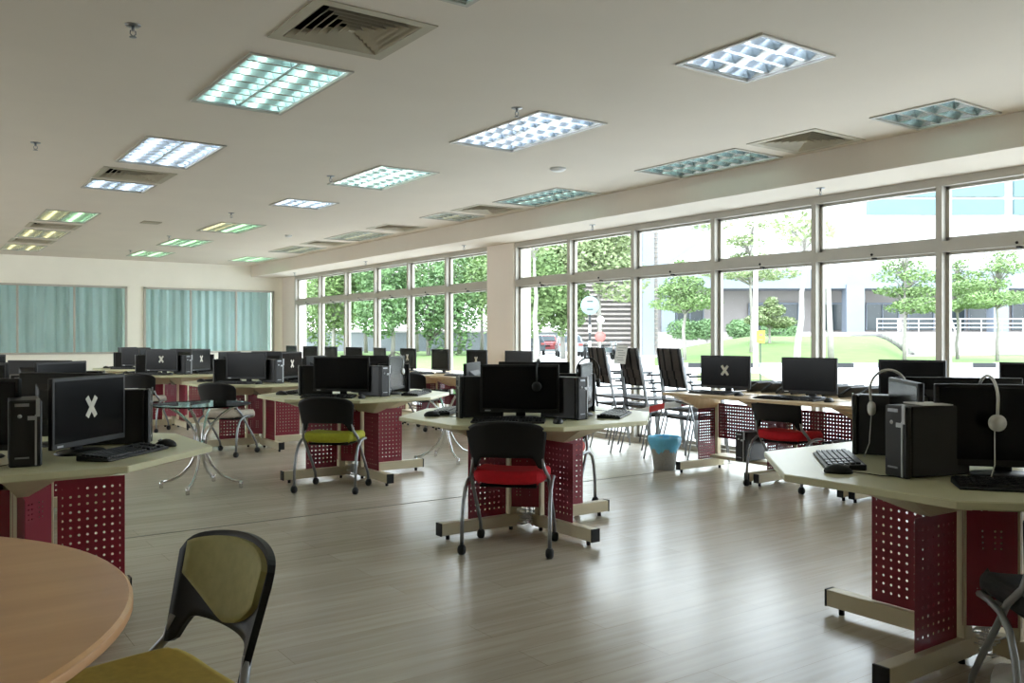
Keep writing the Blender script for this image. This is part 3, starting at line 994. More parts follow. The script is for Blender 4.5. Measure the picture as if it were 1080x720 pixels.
# ------------------------------------------------------------------ window desks
def make_bench():
    root = empty('window_desk', cat='desk')   # origin: centre of front edge on the floor, +x towards window
    L = 0.90
    MB().box((0.575, 0, DZ - 0.0125), (1.15, L - 0.004, 0.025)).build('desktop', M['wooddesk'], root, bevel=0.003)
    for s in (-1, 1):
        y = s * (L / 2 - 0.05)
        f = MB().box((0.46, y, 0.066), (0.60, 0.05, 0.07)).build('foot_bar', M['beige'], root, bevel=0.003)
        MB().box((0.156, y, 0.066), (0.008, 0.052, 0.073)).build('end_cap', M['rubber'], f)
        MB().tube([(0.2, y, 0), (0.2, y, 0.032)], 0.012, 8).tube([(0.72, y, 0), (0.72, y, 0.032)], 0.012, 8).build('levelling_foot', M['rubber'], f)
        MB().box((0.69, y, 0.41), (0.05, 0.045, 0.62)).build('upright', M['beige'], root, bevel=0.003)
        MB().hull([(0.42, y - 0.015, 0.585), (0.66, y - 0.015, 0.585), (0.66, y + 0.015, 0.585), (0.42, y + 0.015, 0.585)],
                  [(0.08, y - 0.045, DZ - 0.026), (0.74, y - 0.045, DZ - 0.026), (0.74, y + 0.045, DZ - 0.026), (0.08, y + 0.045, DZ - 0.026)]).build('underside_bracket', M['wooddesk'], root)
        MB().box((0.54, y, 0.345), (0.235, 0.002, 0.48)).build('side_panel', M['perfdense'], root, uvf=lambda c: (c.x - 0.54, c.z - 0.345))
    MB().box((0.675, 0, 0.46), (0.002, L - 0.15, 0.33)).build('modesty_panel', M['perfmod'], root, uvf=lambda c: (c.y, c.z - 0.46))
    MB().box((0.66, 0, 0.13), (0.22, L - 0.16, 0.03)).build('computer_shelf', M['beige'], root, bevel=0.003)
    return root
BEN = make_bench()
BXF = 5.75
ordn = ['first', 'second', 'third', 'fourth', 'fifth', 'sixth', 'seventh', 'eighth', 'ninth', 'tenth', 'eleventh']
near_y = [5.33 - 0.9 * k for k in range(4)]
for k, y in enumerate(near_y):
    put(BEN, (BXF, y, 0), 0, '%s pale wood window desk of the right row, counting from the trash bin' % ordn[k], 'window desks')
    sc_ = MONX if k == 0 else MON
    put(sc_, (BXF + 0.46, y + 0.10, DZ), R(-90 + (8 if k else 14)), '%s monitor from the trash bin on the right window desks' % ordn[k], 'monitors on the window desks')
    if k < 3:
        put(KEY, (BXF + 0.22, y + 0.05, DZ), R(-90), '%s keyboard from the trash bin on the right window desks' % ordn[k], 'keyboards on the window desks')
        put(MOU, (BXF + 0.22, y - 0.26, DZ), R(-90), '%s mouse from the trash bin on the right window desks' % ordn[k], 'mice on the window desks')
    if k < 2:
        put(TOW, (BXF + 0.55, y - 0.12, 0.145), R(-90), '%s black tower under the right window desks from the trash bin' % ordn[k], 'towers under the window desks')
far_y = [8.75 + 0.95 * k for k in range(9)]
for k, y in enumerate(far_y):
    put(BEN, (BXF, y, 0), 0, '%s window desk of the far row, counting away from the column' % ordn[k], 'window desks')
    sc_ = MONX if k in (1, 3) else MON
    put(sc_, (BXF + 0.5, y, DZ), R(-90 + random.uniform(-6, 12)), '%s monitor of the far window row, counting away from the column' % ordn[k], 'monitors on the window desks')
    if k < 5:
        put(KEY, (BXF + 0.2, y, DZ), R(-90), '%s keyboard of the far window row, counting away from the column' % ordn[k], 'keyboards on the window desks')
# spare keyboards leaning on one another behind the monitors
for k in range(12):
    put(KEY, (BXF + 0.90, 5.46 - 0.16 * k, DZ + 0.045), 0, ordn[min(k, 10)] + ' spare keyboard leaning in the row behind the window monitors' if k < 11 else 'last spare keyboard at the right end of the leaning row', 'spare keyboards', rx=R(-36))

# ------------------------------------------------------------------ glass tables
def make_glass_table():
    root = empty('glass_table', cat='table')
    MB().lathe([(0.395, 0.690), (0.40, 0.693), (0.40, 0.699), (0.395, 0.702)], 48, smooth=False).build('glass_top', M['tglass'], root)
    for k in range(4):
        a = PI / 4 + k * PI / 2 + 0.2
        pts = []
        for (r, z) in [(0.30, 0.683), (0.25, 0.665), (0.17, 0.61), (0.09, 0.53), (0.045, 0.44), (0.032, 0.36), (0.045, 0.28), (0.09, 0.19), (0.17, 0.105), (0.26, 0.062), (0.33, 0.05)]:
            pts.append((r * math.cos(a), r * math.sin(a), z))
        l_ = MB().tube(pts, 0.0125, 8).build('leg', M['chrome'], root)
        MB().tube([(0.33 * math.cos(a), 0.33 * math.sin(a), 0), (0.33 * math.cos(a), 0.33 * math.sin(a), 0.062)], 0.015, 10).build('foot', M['chrome'], l_)
        MB().lathe([(0.02, 0.683), (0.02, 0.690)], 12, Matrix.Translation((0.29 * math.cos(a), 0.29 * math.sin(a), 0))).build('glass_pad', M['chrome'], l_)
    MB().tube([(0, 0, 0.33), (0, 0, 0.40)], 0.03, 12).build('hub', M['chrome'], root)
    return root
GT = make_glass_table()
put(GT, (2.07, 7.46, 0), 0, 'round glass table with splayed chrome legs at the left', 'glass tables')
put(GT, (4.58, 7.68, 0), 0.4, 'round glass table with chrome legs behind the centre desk', 'glass tables')

# round brown table in the foreground
root = empty('round_table', (-0.475, 2.06, 0), 0, 'large round light brown table cut off at the lower left', 'table')
mb = MB().lathe([(0.86, 0.716), (0.88, 0.722), (0.88, 0.740), (0.874, 0.746)], 96, smooth=False)
mb.build('tabletop', M['table'], root)
MB().lathe([(0.8805, 0.722), (0.8815, 0.724), (0.8815, 0.738), (0.8805, 0.740)], 96).build('edge_band', M['tableedge'], root)
MB().lathe([(0.05, 0.03), (0.05, 0.716)], 20).build('pedestal', M['tube'], root)
MB().lathe([(0.34, 0.0), (0.34, 0.015), (0.06, 0.04)], 40).build('base', M['tube'], root)
tag(MB().lathe([(0.0, 0), (0.022, 0), (0.025, 0.006), (0.018, 0.016), (0.0, 0.017)], 20).build('black_cap', M['blackp'], loc=(0.115, 1.935, 0.746)),
    'small round black cap on the brown table at the photo edge', 'cap')

# ------------------------------------------------------------------ stacked mesh armchairs
def make_stack_chair():
    root = empty('mesh_armchair', cat='chair')
    # faces +y
    for sx in (-1, 1):
        x = 0.25 * sx
        MB().tube([(x * 1.04, 0.24, 0), (x, 0.20, 0.45), (x, 0.17, 0.665), (x, 0.13, 0.685)], 0.009, 8).build('front_leg', M['tube'], root)
        MB().tube([(x * 1.04, -0.27, 0), (x * 0.96, -0.17, 0.40), (x * 0.86, -0.22, 0.68), (x * 0.84, -0.265, 0.965)], 0.009, 8).build('rear_leg', M['tube'], root)
        MB().box((x, 0.0, 0.692), (0.05, 0.36, 0.02)).build('armrest', M['blackp'], root, bevel=0.006)
    MB().box((0, 0.01, 0.43), (0.44, 0.42, 0.018)).build('seat', M['mesh'], root, bevel=0.007)
    MB().tube([(-0.25, 0.18, 0.42), (0.25, 0.18, 0.42)], 0.009, 6).build('seat_rail', M['tube'], root)
    MB().tube([(-0.24, -0.17, 0.42), (0.24, -0.17, 0.42)], 0.009, 6).build('seat_rail', M['tube'], root)
    def bf(a, b):
        z = 0.745 + 0.225 * b
        u = a * 2 - 1
        return Vector((0.19 * u, -0.19 - (z - 0.5) * 0.16 - 0.02 * (1 - u * u), z)), Vector((0, 1, 0.2)).normalized()
    bkk = MB().sheet(bf, 8, 6, 0.012).build('backrest', M['mesh'], root)
    s = MB()
    for u in (-0.95, -0.35, 0.35, 0.95):
        pts = [bf((u + 1) / 2, b)[0] + Vector((0, -0.008, 0)) for b in (0, 0.5, 1)]
        s.tube(pts, 0.011, 6)
    s.build('back_strap', M['rubber'], bkk)
    return root
SC = make_stack_chair()
stacks = [(6.66, 7.33, R(-15), 3, 'left'), (6.64, 6.80, R(-14), 3, 'middle'), (6.70, 6.27, R(-12), 3, 'right')]
lev = ['bottom', 'middle', 'top']
for (x, y, hd, n, nm) in stacks:
    for k in range(n):
        dx = Vector((math.cos(hd), math.sin(hd))) * (-0.0) 
        put(SC, (x - 0.03 * k, y, 0.086 * k), face(hd),
            '%s black mesh armchair in the %s stack by the window' % (lev[k], nm), 'stacked mesh armchairs')
# notice taped on the middle stack
pm = MB()
pm.box((0, 0, 0), (0.25, 0.002, 0.20))
no = empty('paper_notice', (0, 0, 0), 0, 'white paper notice taped on the back of the middle chair stack', 'notice')
hd = R(-14)
bp = Vector((6.64 - 0.06 - 0.305, 6.80 + 0.12, 0.172 + 0.90))
no.location = bp
no.rotation_euler = (R(-9), 0, hd - PI / 2)
pm.build('sheet', M['paper'], no)
ln = MB()
for k in range(6):
    ln.box((random.uniform(-0.02, 0.02), -0.0015, 0.07 - k * 0.026), (random.uniform(0.12, 0.19), 0.001, 0.006))
ln.build('printed_lines', M['tube'], no)

# red and white tape
def barrier():
    p = [Vector((6.02, 6.74, 0.46)), Vector((6.2, 6.52, 0.50)), Vector((6.36, 6.36, 0.56)), Vector((6.52, 6.16, 0.60)), Vector((6.6, 5.9, 0.66)), Vector((6.72, 5.78, 0.70))]
    a = MB()
    mats = [M['tapered'], M['paper']]
    n = 0
    for i in range(len(p) - 1):
        for k in range(3):
            q0 = p[i].lerp(p[i + 1], k / 3); q1 = p[i].lerp(p[i + 1], (k + 1) / 3)
            a.m = (n // 2) % 2
            n += 1
            h = Vector((0.012, 0.01, 0.03))
            a.hull([q0 - h, q1 - h, q1 - h + Vector((0.002, 0.002, 0)), q0 - h + Vector((0.002, 0.002, 0))], [q0 + h, q1 + h, q1 + h + Vector((0.002, 0.002, 0)), q0 + h + Vector((0.002, 0.002, 0))])
    o = a.build('barrier_tape', mats)
    tag(o, 'red and white striped barrier tape strung from the chair stacks', 'tape')
barrier()

# waste bin with blue bag
root = empty('waste_bin', (5.97, 5.97, 0), 0, 'grey bin lined with a light blue plastic bag beside the window desks', 'waste bin')
MB().lathe([(0.095, 0.0), (0.10, 0.004), (0.135, 0.29), (0.139, 0.292), (0.133, 0.292), (0.095, 0.008), (0, 0.008)], 28).build('bin_body', M['binm'], root)
b = MB()
prof = [(0.112, 0.165), (0.132, 0.20), (0.150, 0.245), (0.160, 0.29), (0.152, 0.315), (0.135, 0.306), (0.126, 0.25), (0.06, 0.18), (0.0, 0.17)]
b.lathe(prof, 40)
for i, v in enumerate(b.v):
    a = math.atan2(v.y, v.x)
    rr = math.hypot(v.x, v.y)
    k = i // 40
    if k <= 5:
        f = 1 + 0.03 * math.sin(a * 9 + k) + 0.02 * math.sin(a * 17 + 2 * k)
        v.x *= f; v.y *= f
    if k == 0:
        v.z += 0.03 * math.sin(a * 5) + 0.015 * math.sin(a * 11)
b.build('bin_bag', M['bag'], root)

# ------------------------------------------------------------------ headsets and small desk items
def hang(m, loc, rz, lab, cable=None):
    h = make_headset(m)
    h.location = loc
    h.rotation_euler = (0, 0, rz)
    h['label'] = lab
    h['group'] = 'headsets'
    if cable:
        mi = Matrix.Rotation(-rz, 4, 'Z') @ Matrix.Translation(-Vector(loc))
        MB().tube([mi @ Vector(p) for p in cable], 0.0022, 6).build('cable', m, h)
    return h
def podpt(px, py, s, r, sidew, z):
    a = SEAT[s]
    return (px + math.cos(a) * r - math.sin(a) * sidew, py + math.sin(a) * r + math.cos(a) * sidew, z)
p0 = podpt(3.50, 1.76, 'near', 0.302, -0.075, DZ + 0.362)
hang(M['white'], p0, SEAT['near'] + 0.12, 'white headset hung over the front monitor of the right foreground desk',
     [podpt(3.50, 1.76, 'near', 0.37, -0.075, DZ + 0.18), podpt(3.50, 1.76, 'near', 0.38, -0.078, DZ + 0.06), podpt(3.50, 1.76, 'near', 0.40, -0.1, DZ + 0.01), podpt(3.50, 1.76, 'near', 0.46, -0.20, DZ + 0.004)])
hang(M['white'], podpt(3.50, 1.76, 'left', 0.29, -0.22, DZ + 0.362), SEAT['left'], 'white headset hung on the edge-on monitor of the right foreground desk',
     [podpt(3.50, 1.76, 'left', 0.36, -0.22, DZ + 0.18), podpt(3.50, 1.76, 'left', 0.37, -0.21, DZ + 0.06), podpt(3.50, 1.76, 'left', 0.40, -0.17, DZ + 0.006)])
hang(M['blackp'], podpt(3.42, 4.68, 'right', 0.39, 0.08, DZ + 0.362), SEAT['right'], 'black headset hung over the right monitor of the centre desk')
hang(M['white'], podpt(3.38, 7.27, 'right', 0.39, -0.05, DZ + 0.362), SEAT['right'], 'pale headset hung over the right monitor behind the lime seated chair')
hang(M['blackp'], podpt(3.42, 4.68, 'near', 0.362, 0.12, DZ + 0.362), SEAT['near'], 'black headset hung over the front monitor behind the red chair')
tag(MB().box((0, 0, 0.004), (0.09, 0.05, 0.008)).build('note_card', M['paper'], loc=podpt(3.50, 1.76, 'near', 0.47, 0.16, DZ), rotz=R(40), bevel=0.001),
    'small white card on the right foreground desk beside the black keyboard', 'card')
tag(MB().box((0, 0, 0.0), (0.14, 0.11, 0.004)).build('paper_sheet', M['paper'], loc=(3.50 - 0.40, 1.76 - 0.01, DZ + 0.267), rotz=R(60)),
    'white paper lying on the tower of the right foreground desk', 'paper')
for (x, y, lab) in ((3.42, 4.68, 'tangle of white cables on the floor under the centre desk'), (3.50, 1.76, 'white cables bundled under the right foreground desk'), (3.38, 7.27, 'white cables under the desk behind the lime chair')):
    c = MB()
    for k in range(6):
        pts = []
        r0 = random.uniform(0.03, 0.07)
        ph_ = random.uniform(0, 6)
        for i in range(22):
            a = ph_ + i * 0.6
            rr = r0 + 0.01 * math.sin(i)
            pts.append((x - 0.03 + rr * math.cos(a), y - 0.03 + rr * math.sin(a), 0.02 + 0.006 * i * (0.3 + 0.7 * (k == 0)) + 0.012 * k))
        c.tube(pts, 0.0035, 6)
    for k in range(3):
        c.tube([(x - 0.04 + 0.03 * k, y - 0.03, 0.03), (x - 0.07 + 0.05 * k, y - 0.06 + 0.02 * k, 0.25), (x - 0.02, y - 0.02, 0.45), (x, y, DZ - 0.03)], 0.0035, 6)
    o = c.build('cable_bundle', M['white'])
    tag(o, lab, 'cables', 'cable bundles under the desks')
# white plastic bag on the floor under the foreground desk
b = MB().ball((0, 0, 0.055), (0.13, 0.10, 0.06), 22)
for v in b.v:
    n_ = math.sin(v.x * 60 + v.y * 35) * 0.008 + math.sin(v.y * 80 - v.z * 50) * 0.007
    v.x *= 1 + n_ * 6; v.y *= 1 + n_ * 5; v.z = max(0, v.z * (1 + n_ * 9))
tag(b.build('plastic_bag', M['white'], loc=(3.20, 1.46, 0)), 'crumpled white plastic bag on the floor at the lower right', 'bag')

# ------------------------------------------------------------------ outdoors (r = to the right, d = away, of the view axis)
Fv = Vector((math.sin(R(YAW)), math.cos(R(YAW)), 0))
Rv = Vector((math.cos(R(YAW)), -math.sin(R(YAW)), 0))
OM = Matrix(((Rv.x, Fv.x, 0, 0), (Rv.y, Fv.y, 0, 0), (0, 0, 1, 0), (0, 0, 0, 1)))   # local (r, d, z) -> world
def rd(u, Z): return ((u - 540) / 921 * Z)
def W3(u, Z, z=0): return OM @ Vector((rd(u, Z), Z, z))

gz = -0.06
struct(MB().box((150 + WX, 60, gz - 0.1), (300, 300, 0.2)), 'ground_paving', M['paving'])
def slab(name, pts, z, m, kind='structure', h=0.03):
    o = MB().prism([(rd(u, Z), Z) for u, Z in pts], z - h, z, OM).build(name, m)
    o['kind'] = kind
    return o
slab('ground_lawn', [(255, 26), (538, 30), (528, 77), (255, 77)], -0.02, M['grass'])
slab('ground_lawn', [(690, 40), (1500, 40), (1500, 66), (690, 56)], -0.02, M['grass'])
slab('ground_lawn', [(735, 26), (815, 26), (800, 31), (735, 31)], -0.02, M['grass'])
slab('ground_road', [(540, 32), (1500, 32), (1500, 36.6), (540, 36.6)], -0.035, M['asphalt'])
# grass bank
bk = MB()
nu, nv = 24, 10
vs = []
for j in range(nv + 1):
    d = 40.5 + (68 - 40.5) * j / nv
    for i in range(nu + 1):
        u = 700 + (955 - 700) * i / nu
        k = math.sin(min(1, j / nv * 1.15) * PI / 2)
        side = min(1, (u - 700) / 90.0, (955 - u) / 28.0)
        zz = -0.02 + 1.32 * k * max(0, side) ** 0.8
        vs.append((rd(u, d), d, zz))
bk.add(vs, [(j * (nu + 1) + i, j * (nu + 1) + i + 1, (j + 1) * (nu + 1) + i + 1, (j + 1) * (nu + 1) + i) for j in range(nv) for i in range(nu)], True, OM)
struct(bk, 'ground_bank', M['grass'])
# kerb, black and white blocks
kb = MB()
x = rd(700, 37)
i = 0
while x < rd(1300, 37):
    kb.m = i % 2
    kb.box((x + 0.5, 37, 0.05), (1.0, 0.35, 0.2), OM)
    x += 1.0; i += 1
tag(kb.build('kerb', [M['bwhite'], M['blackpaint']]), 'black and white painted kerb along the lawn outside', 'kerb')
# steps
st = MB()
for k in range(11):
    zz = 0.15 * (k + 1)
    st.box(((rd(955, 64) + rd(1500, 64)) / 2, 62.3 + 0.6 * k + 3, zz / 2 - 0.03), (rd(1500, 64) - rd(955, 64), 6.6, zz), OM)
tag(st.build('garden_steps', M['facade']), 'wide pale concrete steps rising to the building outside', 'steps')
rl = MB()
for u0 in (955, 1010, 1090):
    p0_ = Vector((rd(u0, 62), 61.8, 0.9)); p1_ = Vector((rd(u0, 68) - rd(u0, 62) + rd(u0, 62), 69, 2.6))
    rl.tube([p0_ - Vector((0, 0, 0.9)), p0_, p1_, p1_ - Vector((0, 0, 0.9))], 0.06, 6, OM)
for k in range(3):
    rl.tube([Vector((rd(925, 71), 71, 2.0 + 0.35 * k)), Vector((rd(1300, 71), 71, 2.0 + 0.35 * k))], 0.045, 5, OM)
for k in range(18):
    rl.tube([Vector((rd(925 + k * 22, 71), 71, 1.6)), Vector((rd(925 + k * 22, 71), 71, 2.75))], 0.05, 5, OM)
tag(rl.build('railing', M['bwhite']), 'pale metal railings at the top of the outside steps', 'railing')

# big pale building
Zf = 78.0
def zz(v, Z): return 1.26 + (355 - v) * Z / 921
bld = empty('office_building', tuple(W3(880, Zf)), R(-YAW), 'large pale building with columns, ledge and glass upper floor across the lawn', 'building')
BI = Matrix.Translation(-Vector((rd(880, Zf), Zf, 0)))   # local frame = (r, d) rotated
def bbox(u0, u1, v0, v1, Z, depth, mb_=None, z0=None, Zu=None):
    mb_ = mb_ or MB()
    a, b_ = rd(u0, Z), rd(u1, Z)
    lo = zz(v1, Z) if z0 is None else z0
    hi = zz(v0, Z)
    mb_.box(((a + b_) / 2, Z + depth / 2, (lo + hi) / 2), (b_ - a, depth, hi - lo), BI)
    return mb_
bbox(660, 1420, 300, 352, Zf + 4, 14, z0=-0.2).build('ground_floor_wall', M['facade'], bld)
bbox(690, 1420, 350, 372, Zf - 0.3, 4.3, z0=-0.2).build('terrace_plinth', M['facade'], bld)
bbox(690, 1420, 284, 304, Zf, 8).build('ledge', M['bluegrey'], bld)
mb = MB()
mb.hull([(rd(700, Zf), Zf + 0.5, zz(284, Zf)), (rd(1420, Zf), Zf + 0.5, zz(284, Zf)), (rd(1420, Zf), Zf + 14, zz(284, Zf)), (rd(700, Zf), Zf + 14, zz(284, Zf))],
        [(rd(760, Zf), Zf + 5, zz(246, Zf)), (rd(1420, Zf), Zf + 5, zz(246, Zf)), (rd(1420, Zf), Zf + 14, zz(246, Zf)), (rd(760, Zf), Zf + 14, zz(246, Zf))], BI)
mb.build('canopy_roof', M['bwhite'], bld)
for (u0, u1) in ((893, 912), (1048, 1064), (700, 712)):
    bbox(u0, u1, 300, 356, Zf - 0.2, 1.2).build('column', M['bluegrey'], bld)
for (u0, u1) in ((700, 742), (790, 842), (862, 890), (914, 948), (958, 985), (998, 1018), (1022, 1046), (1068, 1110)):
    f = bbox(u0, u1, 320, 348, Zf + 3.8, 0.25).build('window', M['dglass'], bld)
    g = MB()
    n_ = max(1, int((u1 - u0) / 14))
    for k in range(n_ + 1):
        uu = u0 + (u1 - u0) * k / n_
        bbox(uu - 0.5, uu + 0.5, 320, 348, Zf + 3.7, 0.1, g)
    bbox(u0, u1, 319, 321, Zf + 3.7, 0.1, g)
    g.build('window_frame', M['bluegrey'], f)
# upper glass volume
Zg = Zf + 16
bbox(690, 760, 236, 290, Zf + 8, 8).build('side_block', M['bluegrey'], bld)
bbox(912, 1500, 160, 262, Zg, 10).build('upper_floor_wall', M['bwhite'], bld)
gl = bbox(915, 1060, 210, 226, Zg - 0.4, 0.5).build('glass_band', M['bglass'], bld)
bbox(915, 1060, 190, 207, Zg - 0.4, 0.5).build('glass_band', M['bglass'], bld)
bbox(1070, 1500, 210, 226, Zg - 0.4, 0.5).build('glass_band', M['bglass'], bld)
bbox(1070, 1500, 186, 207, Zg - 0.4, 0.5).build('glass_band', M['bglass'], bld)

# louvred brown block
lb = empty('louvred_block', tuple(W3(650, 62)), R(-YAW), 'brown louvred stair block behind the round sign outside', 'building')
BI = Matrix.Translation(-Vector((rd(650, 62), 62, 0)))
bbox(606, 694, 225, 372, 62.6, 8, z0=-0.2).build('wall', M['facade'], lb)
s = MB()
k = 0
z_ = 0.5
while z_ < 9.6:
    s.box(((rd(606, 62) + rd(694, 62)) / 2, 62.2, z_), (rd(694, 62) - rd(606, 62), 0.25, 0.16), BI)
    z_ += 0.34
s.build('louvre_slats', M['slat'], lb)
bbox(678, 690, 235, 372, 61, 0.8, z0=-0.2).build('corner_column', M['bluegrey'], lb)
# boundary wall
bw = empty('boundary_wall', tuple(W3(400, 79)), R(-YAW), 'low grey boundary wall beyond the left lawn', 'wall')
BI = Matrix.Translation(-Vector((rd(400, 79), 79, 0)))
bbox(250, 600, 350, 372, 79, 0.4, z0=-0.2).build('wall_panel', M['concrete'], bw)
bbox(250, 600, 348.5, 350.5, 78.9, 0.6).build('coping', M['facade'], bw)

# trees
def make_tree(name, label, cat, base, H, trunk_r, crown, leaf, nleaf, lsize, layered=False, group='trees outside', lean=(0, 0)):
    """crown = list of (x, y, z, rx, ry, rz)"""
    root = empty(name, tuple(base), random.uniform(0, 6), label, cat, group)
    t = MB()
    cz = min(c[2] - c[5] * 0.4 for c in crown)
    top = Vector((lean[0], lean[1], max(c[2] for c in crown)))
    pts = [Vector((0, 0, -0.1))]
    for k in range(1, 7):
        f = k / 6
        pts.append(Vector((lean[0] * f + random.uniform(-.06, .06), lean[1] * f + random.uniform(-.06, .06), top.z * f)))
    t.tube(pts, [trunk_r * (1 - 0.75 * k / 6) for k in range(7)], 8)
    tr = t.build('trunk', M['bark'], root)
    br = MB()
    for c in crown:
        c0 = Vector((lean[0] * 0.6, lean[1] * 0.6, max(cz * 0.9, c[2] - c[5] - 0.5)))
        for q in range(3):
            e = Vector(c[:3]) + Vector((random.uniform(-.6, .6) * c[3], random.uniform(-.6, .6) * c[4], random.uniform(-.2, .4) * c[5]))
            br.tube([c0, c0.lerp(e, 0.5) + Vector((0, 0, 0.15)), e], [trunk_r * 0.4, trunk_r * 0.25, 0.01], 5)
    br.build('branches', M['bark'], root)
    lf = MB()
    tot = sum(c[3] * c[4] for c in crown)
    vs, fs = [], []
    for c in crown:
        n = int(nleaf * c[3] * c[4] / tot)
        for _ in range(n):
            while True:
                p = Vector((random.uniform(-1, 1), random.uniform(-1, 1), random.uniform(-1, 1)))
                if 0.15 < p.length < 1: break
            p = p * (0.75 + 0.25 / max(p.length, .4))
            if p.length > 1.15: p = p.normalized() * 1.1
            P = Vector((c[0] + p.x * c[3], c[1] + p.y * c[4], c[2] + p.z * c[5]))
            a = Vector((random.uniform(-1, 1), random.uniform(-1, 1), random.uniform(-.5, .5))).normalized()
            b_ = a.cross(Vector((random.uniform(-1, 1), random.uniform(-1, 1), random.uniform(-1, 1)))).normalized()
            s_ = lsize * random.uniform(0.6, 1.3)
            o = len(vs)
            vs += [P - a * s_, P - b_ * s_ * 0.5, P + a * s_, P + b_ * s_ * 0.5]
            fs.append((o, o + 1, o + 2, o + 3))
    lf.add(vs, fs, False)
    lf.build('foliage', leaf, root)
    return root
random.seed(5)
def blob_crown(r, z, h, n=6):
    out_ = []
    for k in range(n):
        a = random.uniform(0, 2 * PI)
        q = random.uniform(0.2, 0.62) * r
        out_.append((q * math.cos(a), q * math.sin(a), z + random.uniform(-0.45, 0.45) * h, r * 0.55, r * 0.55, h * 0.38))
    out_.append((0, 0, z, r * 0.6, r * 0.6, h * 0.5))
    return out_
def layer_crown(r, z0, z1, n):
    out_ = []
    for k in range(n):
        f = k / max(1, n - 1)
        rr = r * (1 - 0.65 * f)
        for q in range(4):
            a = random.uniform(0, 2 * PI)
            out_.append((rr * 0.45 * math.cos(a), rr * 0.45 * math.sin(a), z0 + (z1 - z0) * f + random.uniform(-.15, .15), rr * 0.6, rr * 0.6, 0.32))
    return out_
tl = [
    # u, Z, r, zc, h, leaf, label
    (318, 66, 3.2, 4.6, 6.0, 'leafa', 'leftmost light green tree beyond the far windows'),
    (352, 60, 3.0, 4.4, 5.4, 'leafa', 'second light green tree from the left beyond the far windows'),
    (386, 70, 3.6, 5.0, 6.4, 'leafb', 'yellowish green tree behind the third far window'),
    (414, 58, 3.0, 4.4, 4.8, 'leafc', 'darker green tree beyond the middle far windows'),
    (452, 60, 3.4, 4.2, 5.4, 'leafc', 'dense darker green tree behind the fifth far window'),
    (440, 74, 4.4, 7.4, 6.0, 'leafb', 'tall pale tree rising over the darker tree'),
    (484, 66, 3.4, 5.0, 6.4, 'leafa', 'light green tree left of the column'),
    (508, 72, 3.2, 6.2, 6.0, 'leafb', 'pale tree partly hidden by the column'),
    (565, 48, 2.6, 4.6, 4.2, 'leafa', 'light green tree right of the column above the cars'),
    (594, 52, 2.3, 4.4, 4.4, 'leafa', 'light green tree above the white car'),
    (632, 50, 3.0, 6.2, 3.6, 'leafb', 'yellow green crown above the round sign'),
    (538, 60, 3.2, 5.0, 5.4, 'leafa', 'green tree hidden mostly behind the column'),
]
for (u, Z, r, zc, h, lf_, lab) in tl:
    make_tree('leafy_tree', lab, 'tree', W3(u, Z, gz), zc, 0.16, blob_crown(r, zc, h), M[lf_], 7000, 0.15)
tl2 = [
    (722, 44, 1.9, 3.0, 4.8, 4, 'leafa', 'small layered tree in front of the pale building'),
    (792, 46, 2.6, 4.6, 7.2, 4, 'leafb', 'thin layered tree right of the louvred block'),
    (954, 46, 2.5, 3.0, 5.8, 5, 'leafa', 'bright layered tree on the lawn before the steps'),
    (1010, 50, 2.4, 3.2, 5.4, 4, 'leafa', 'layered tree right of the tall window mullion'),
    (1052, 46, 3.0, 3.3, 5.6, 4, 'leafa', 'layered tree at the right photo edge outside'),
    (812, 52, 1.5, 2.2, 3.4, 3, 'leafb', 'low feathery young tree above the yellow sign'),
]
for (u, Z, r, z0, z1, n, lf_, lab) in tl2:
    make_tree('layered_tree', lab, 'tree', W3(u, Z, gz), z1, 0.11, layer_crown(r, z0, z1, n), M[lf_], 5200, 0.09)
for (u, Z, z1, lab) in [(760, 40, 5.6, 'slender pale trunk between the first and second building windows'), (840, 38, 4.6, 'slender pale trunk left of the tall mullion'),
                        (877, 42, 8.5, 'slender leaning pale trunk on the lawn'), (567, 46, 5, 'pale trunk before the parked silver car')]:
    make_tree('slender_tree', lab, 'tree', W3(u, Z, gz), z1, 0.16, [(0.5, 0, z1 + 1.2, 1.3, 1.3, 0.6), (-0.4, 0.4, z1 + 1.8, 1.1, 1.1, 0.6)], M['leafb'], 500, 0.14, lean=(0.5, 0.2))
for (u, Z, r, lab) in [(722, 74, 2.0, 'round green bush left against the pale building'), (746, 74, 1.8, 'second green bush against the pale building'), (780, 75, 1.6, 'green bush behind the yellow sign'), (822, 75, 2.2, 'green bush right of the yellow sign')]:
    make_tree('green_bush', lab, 'bush', W3(u, Z, 0.9), 1.2, 0.06, [(0, 0, 1.0, r, r * 0.7, 0.9), (r * 0.5, 0, 0.8, r * 0.7, r * .6, 0.7)], M['leafc'], 1500, 0.16, group='bushes outside')

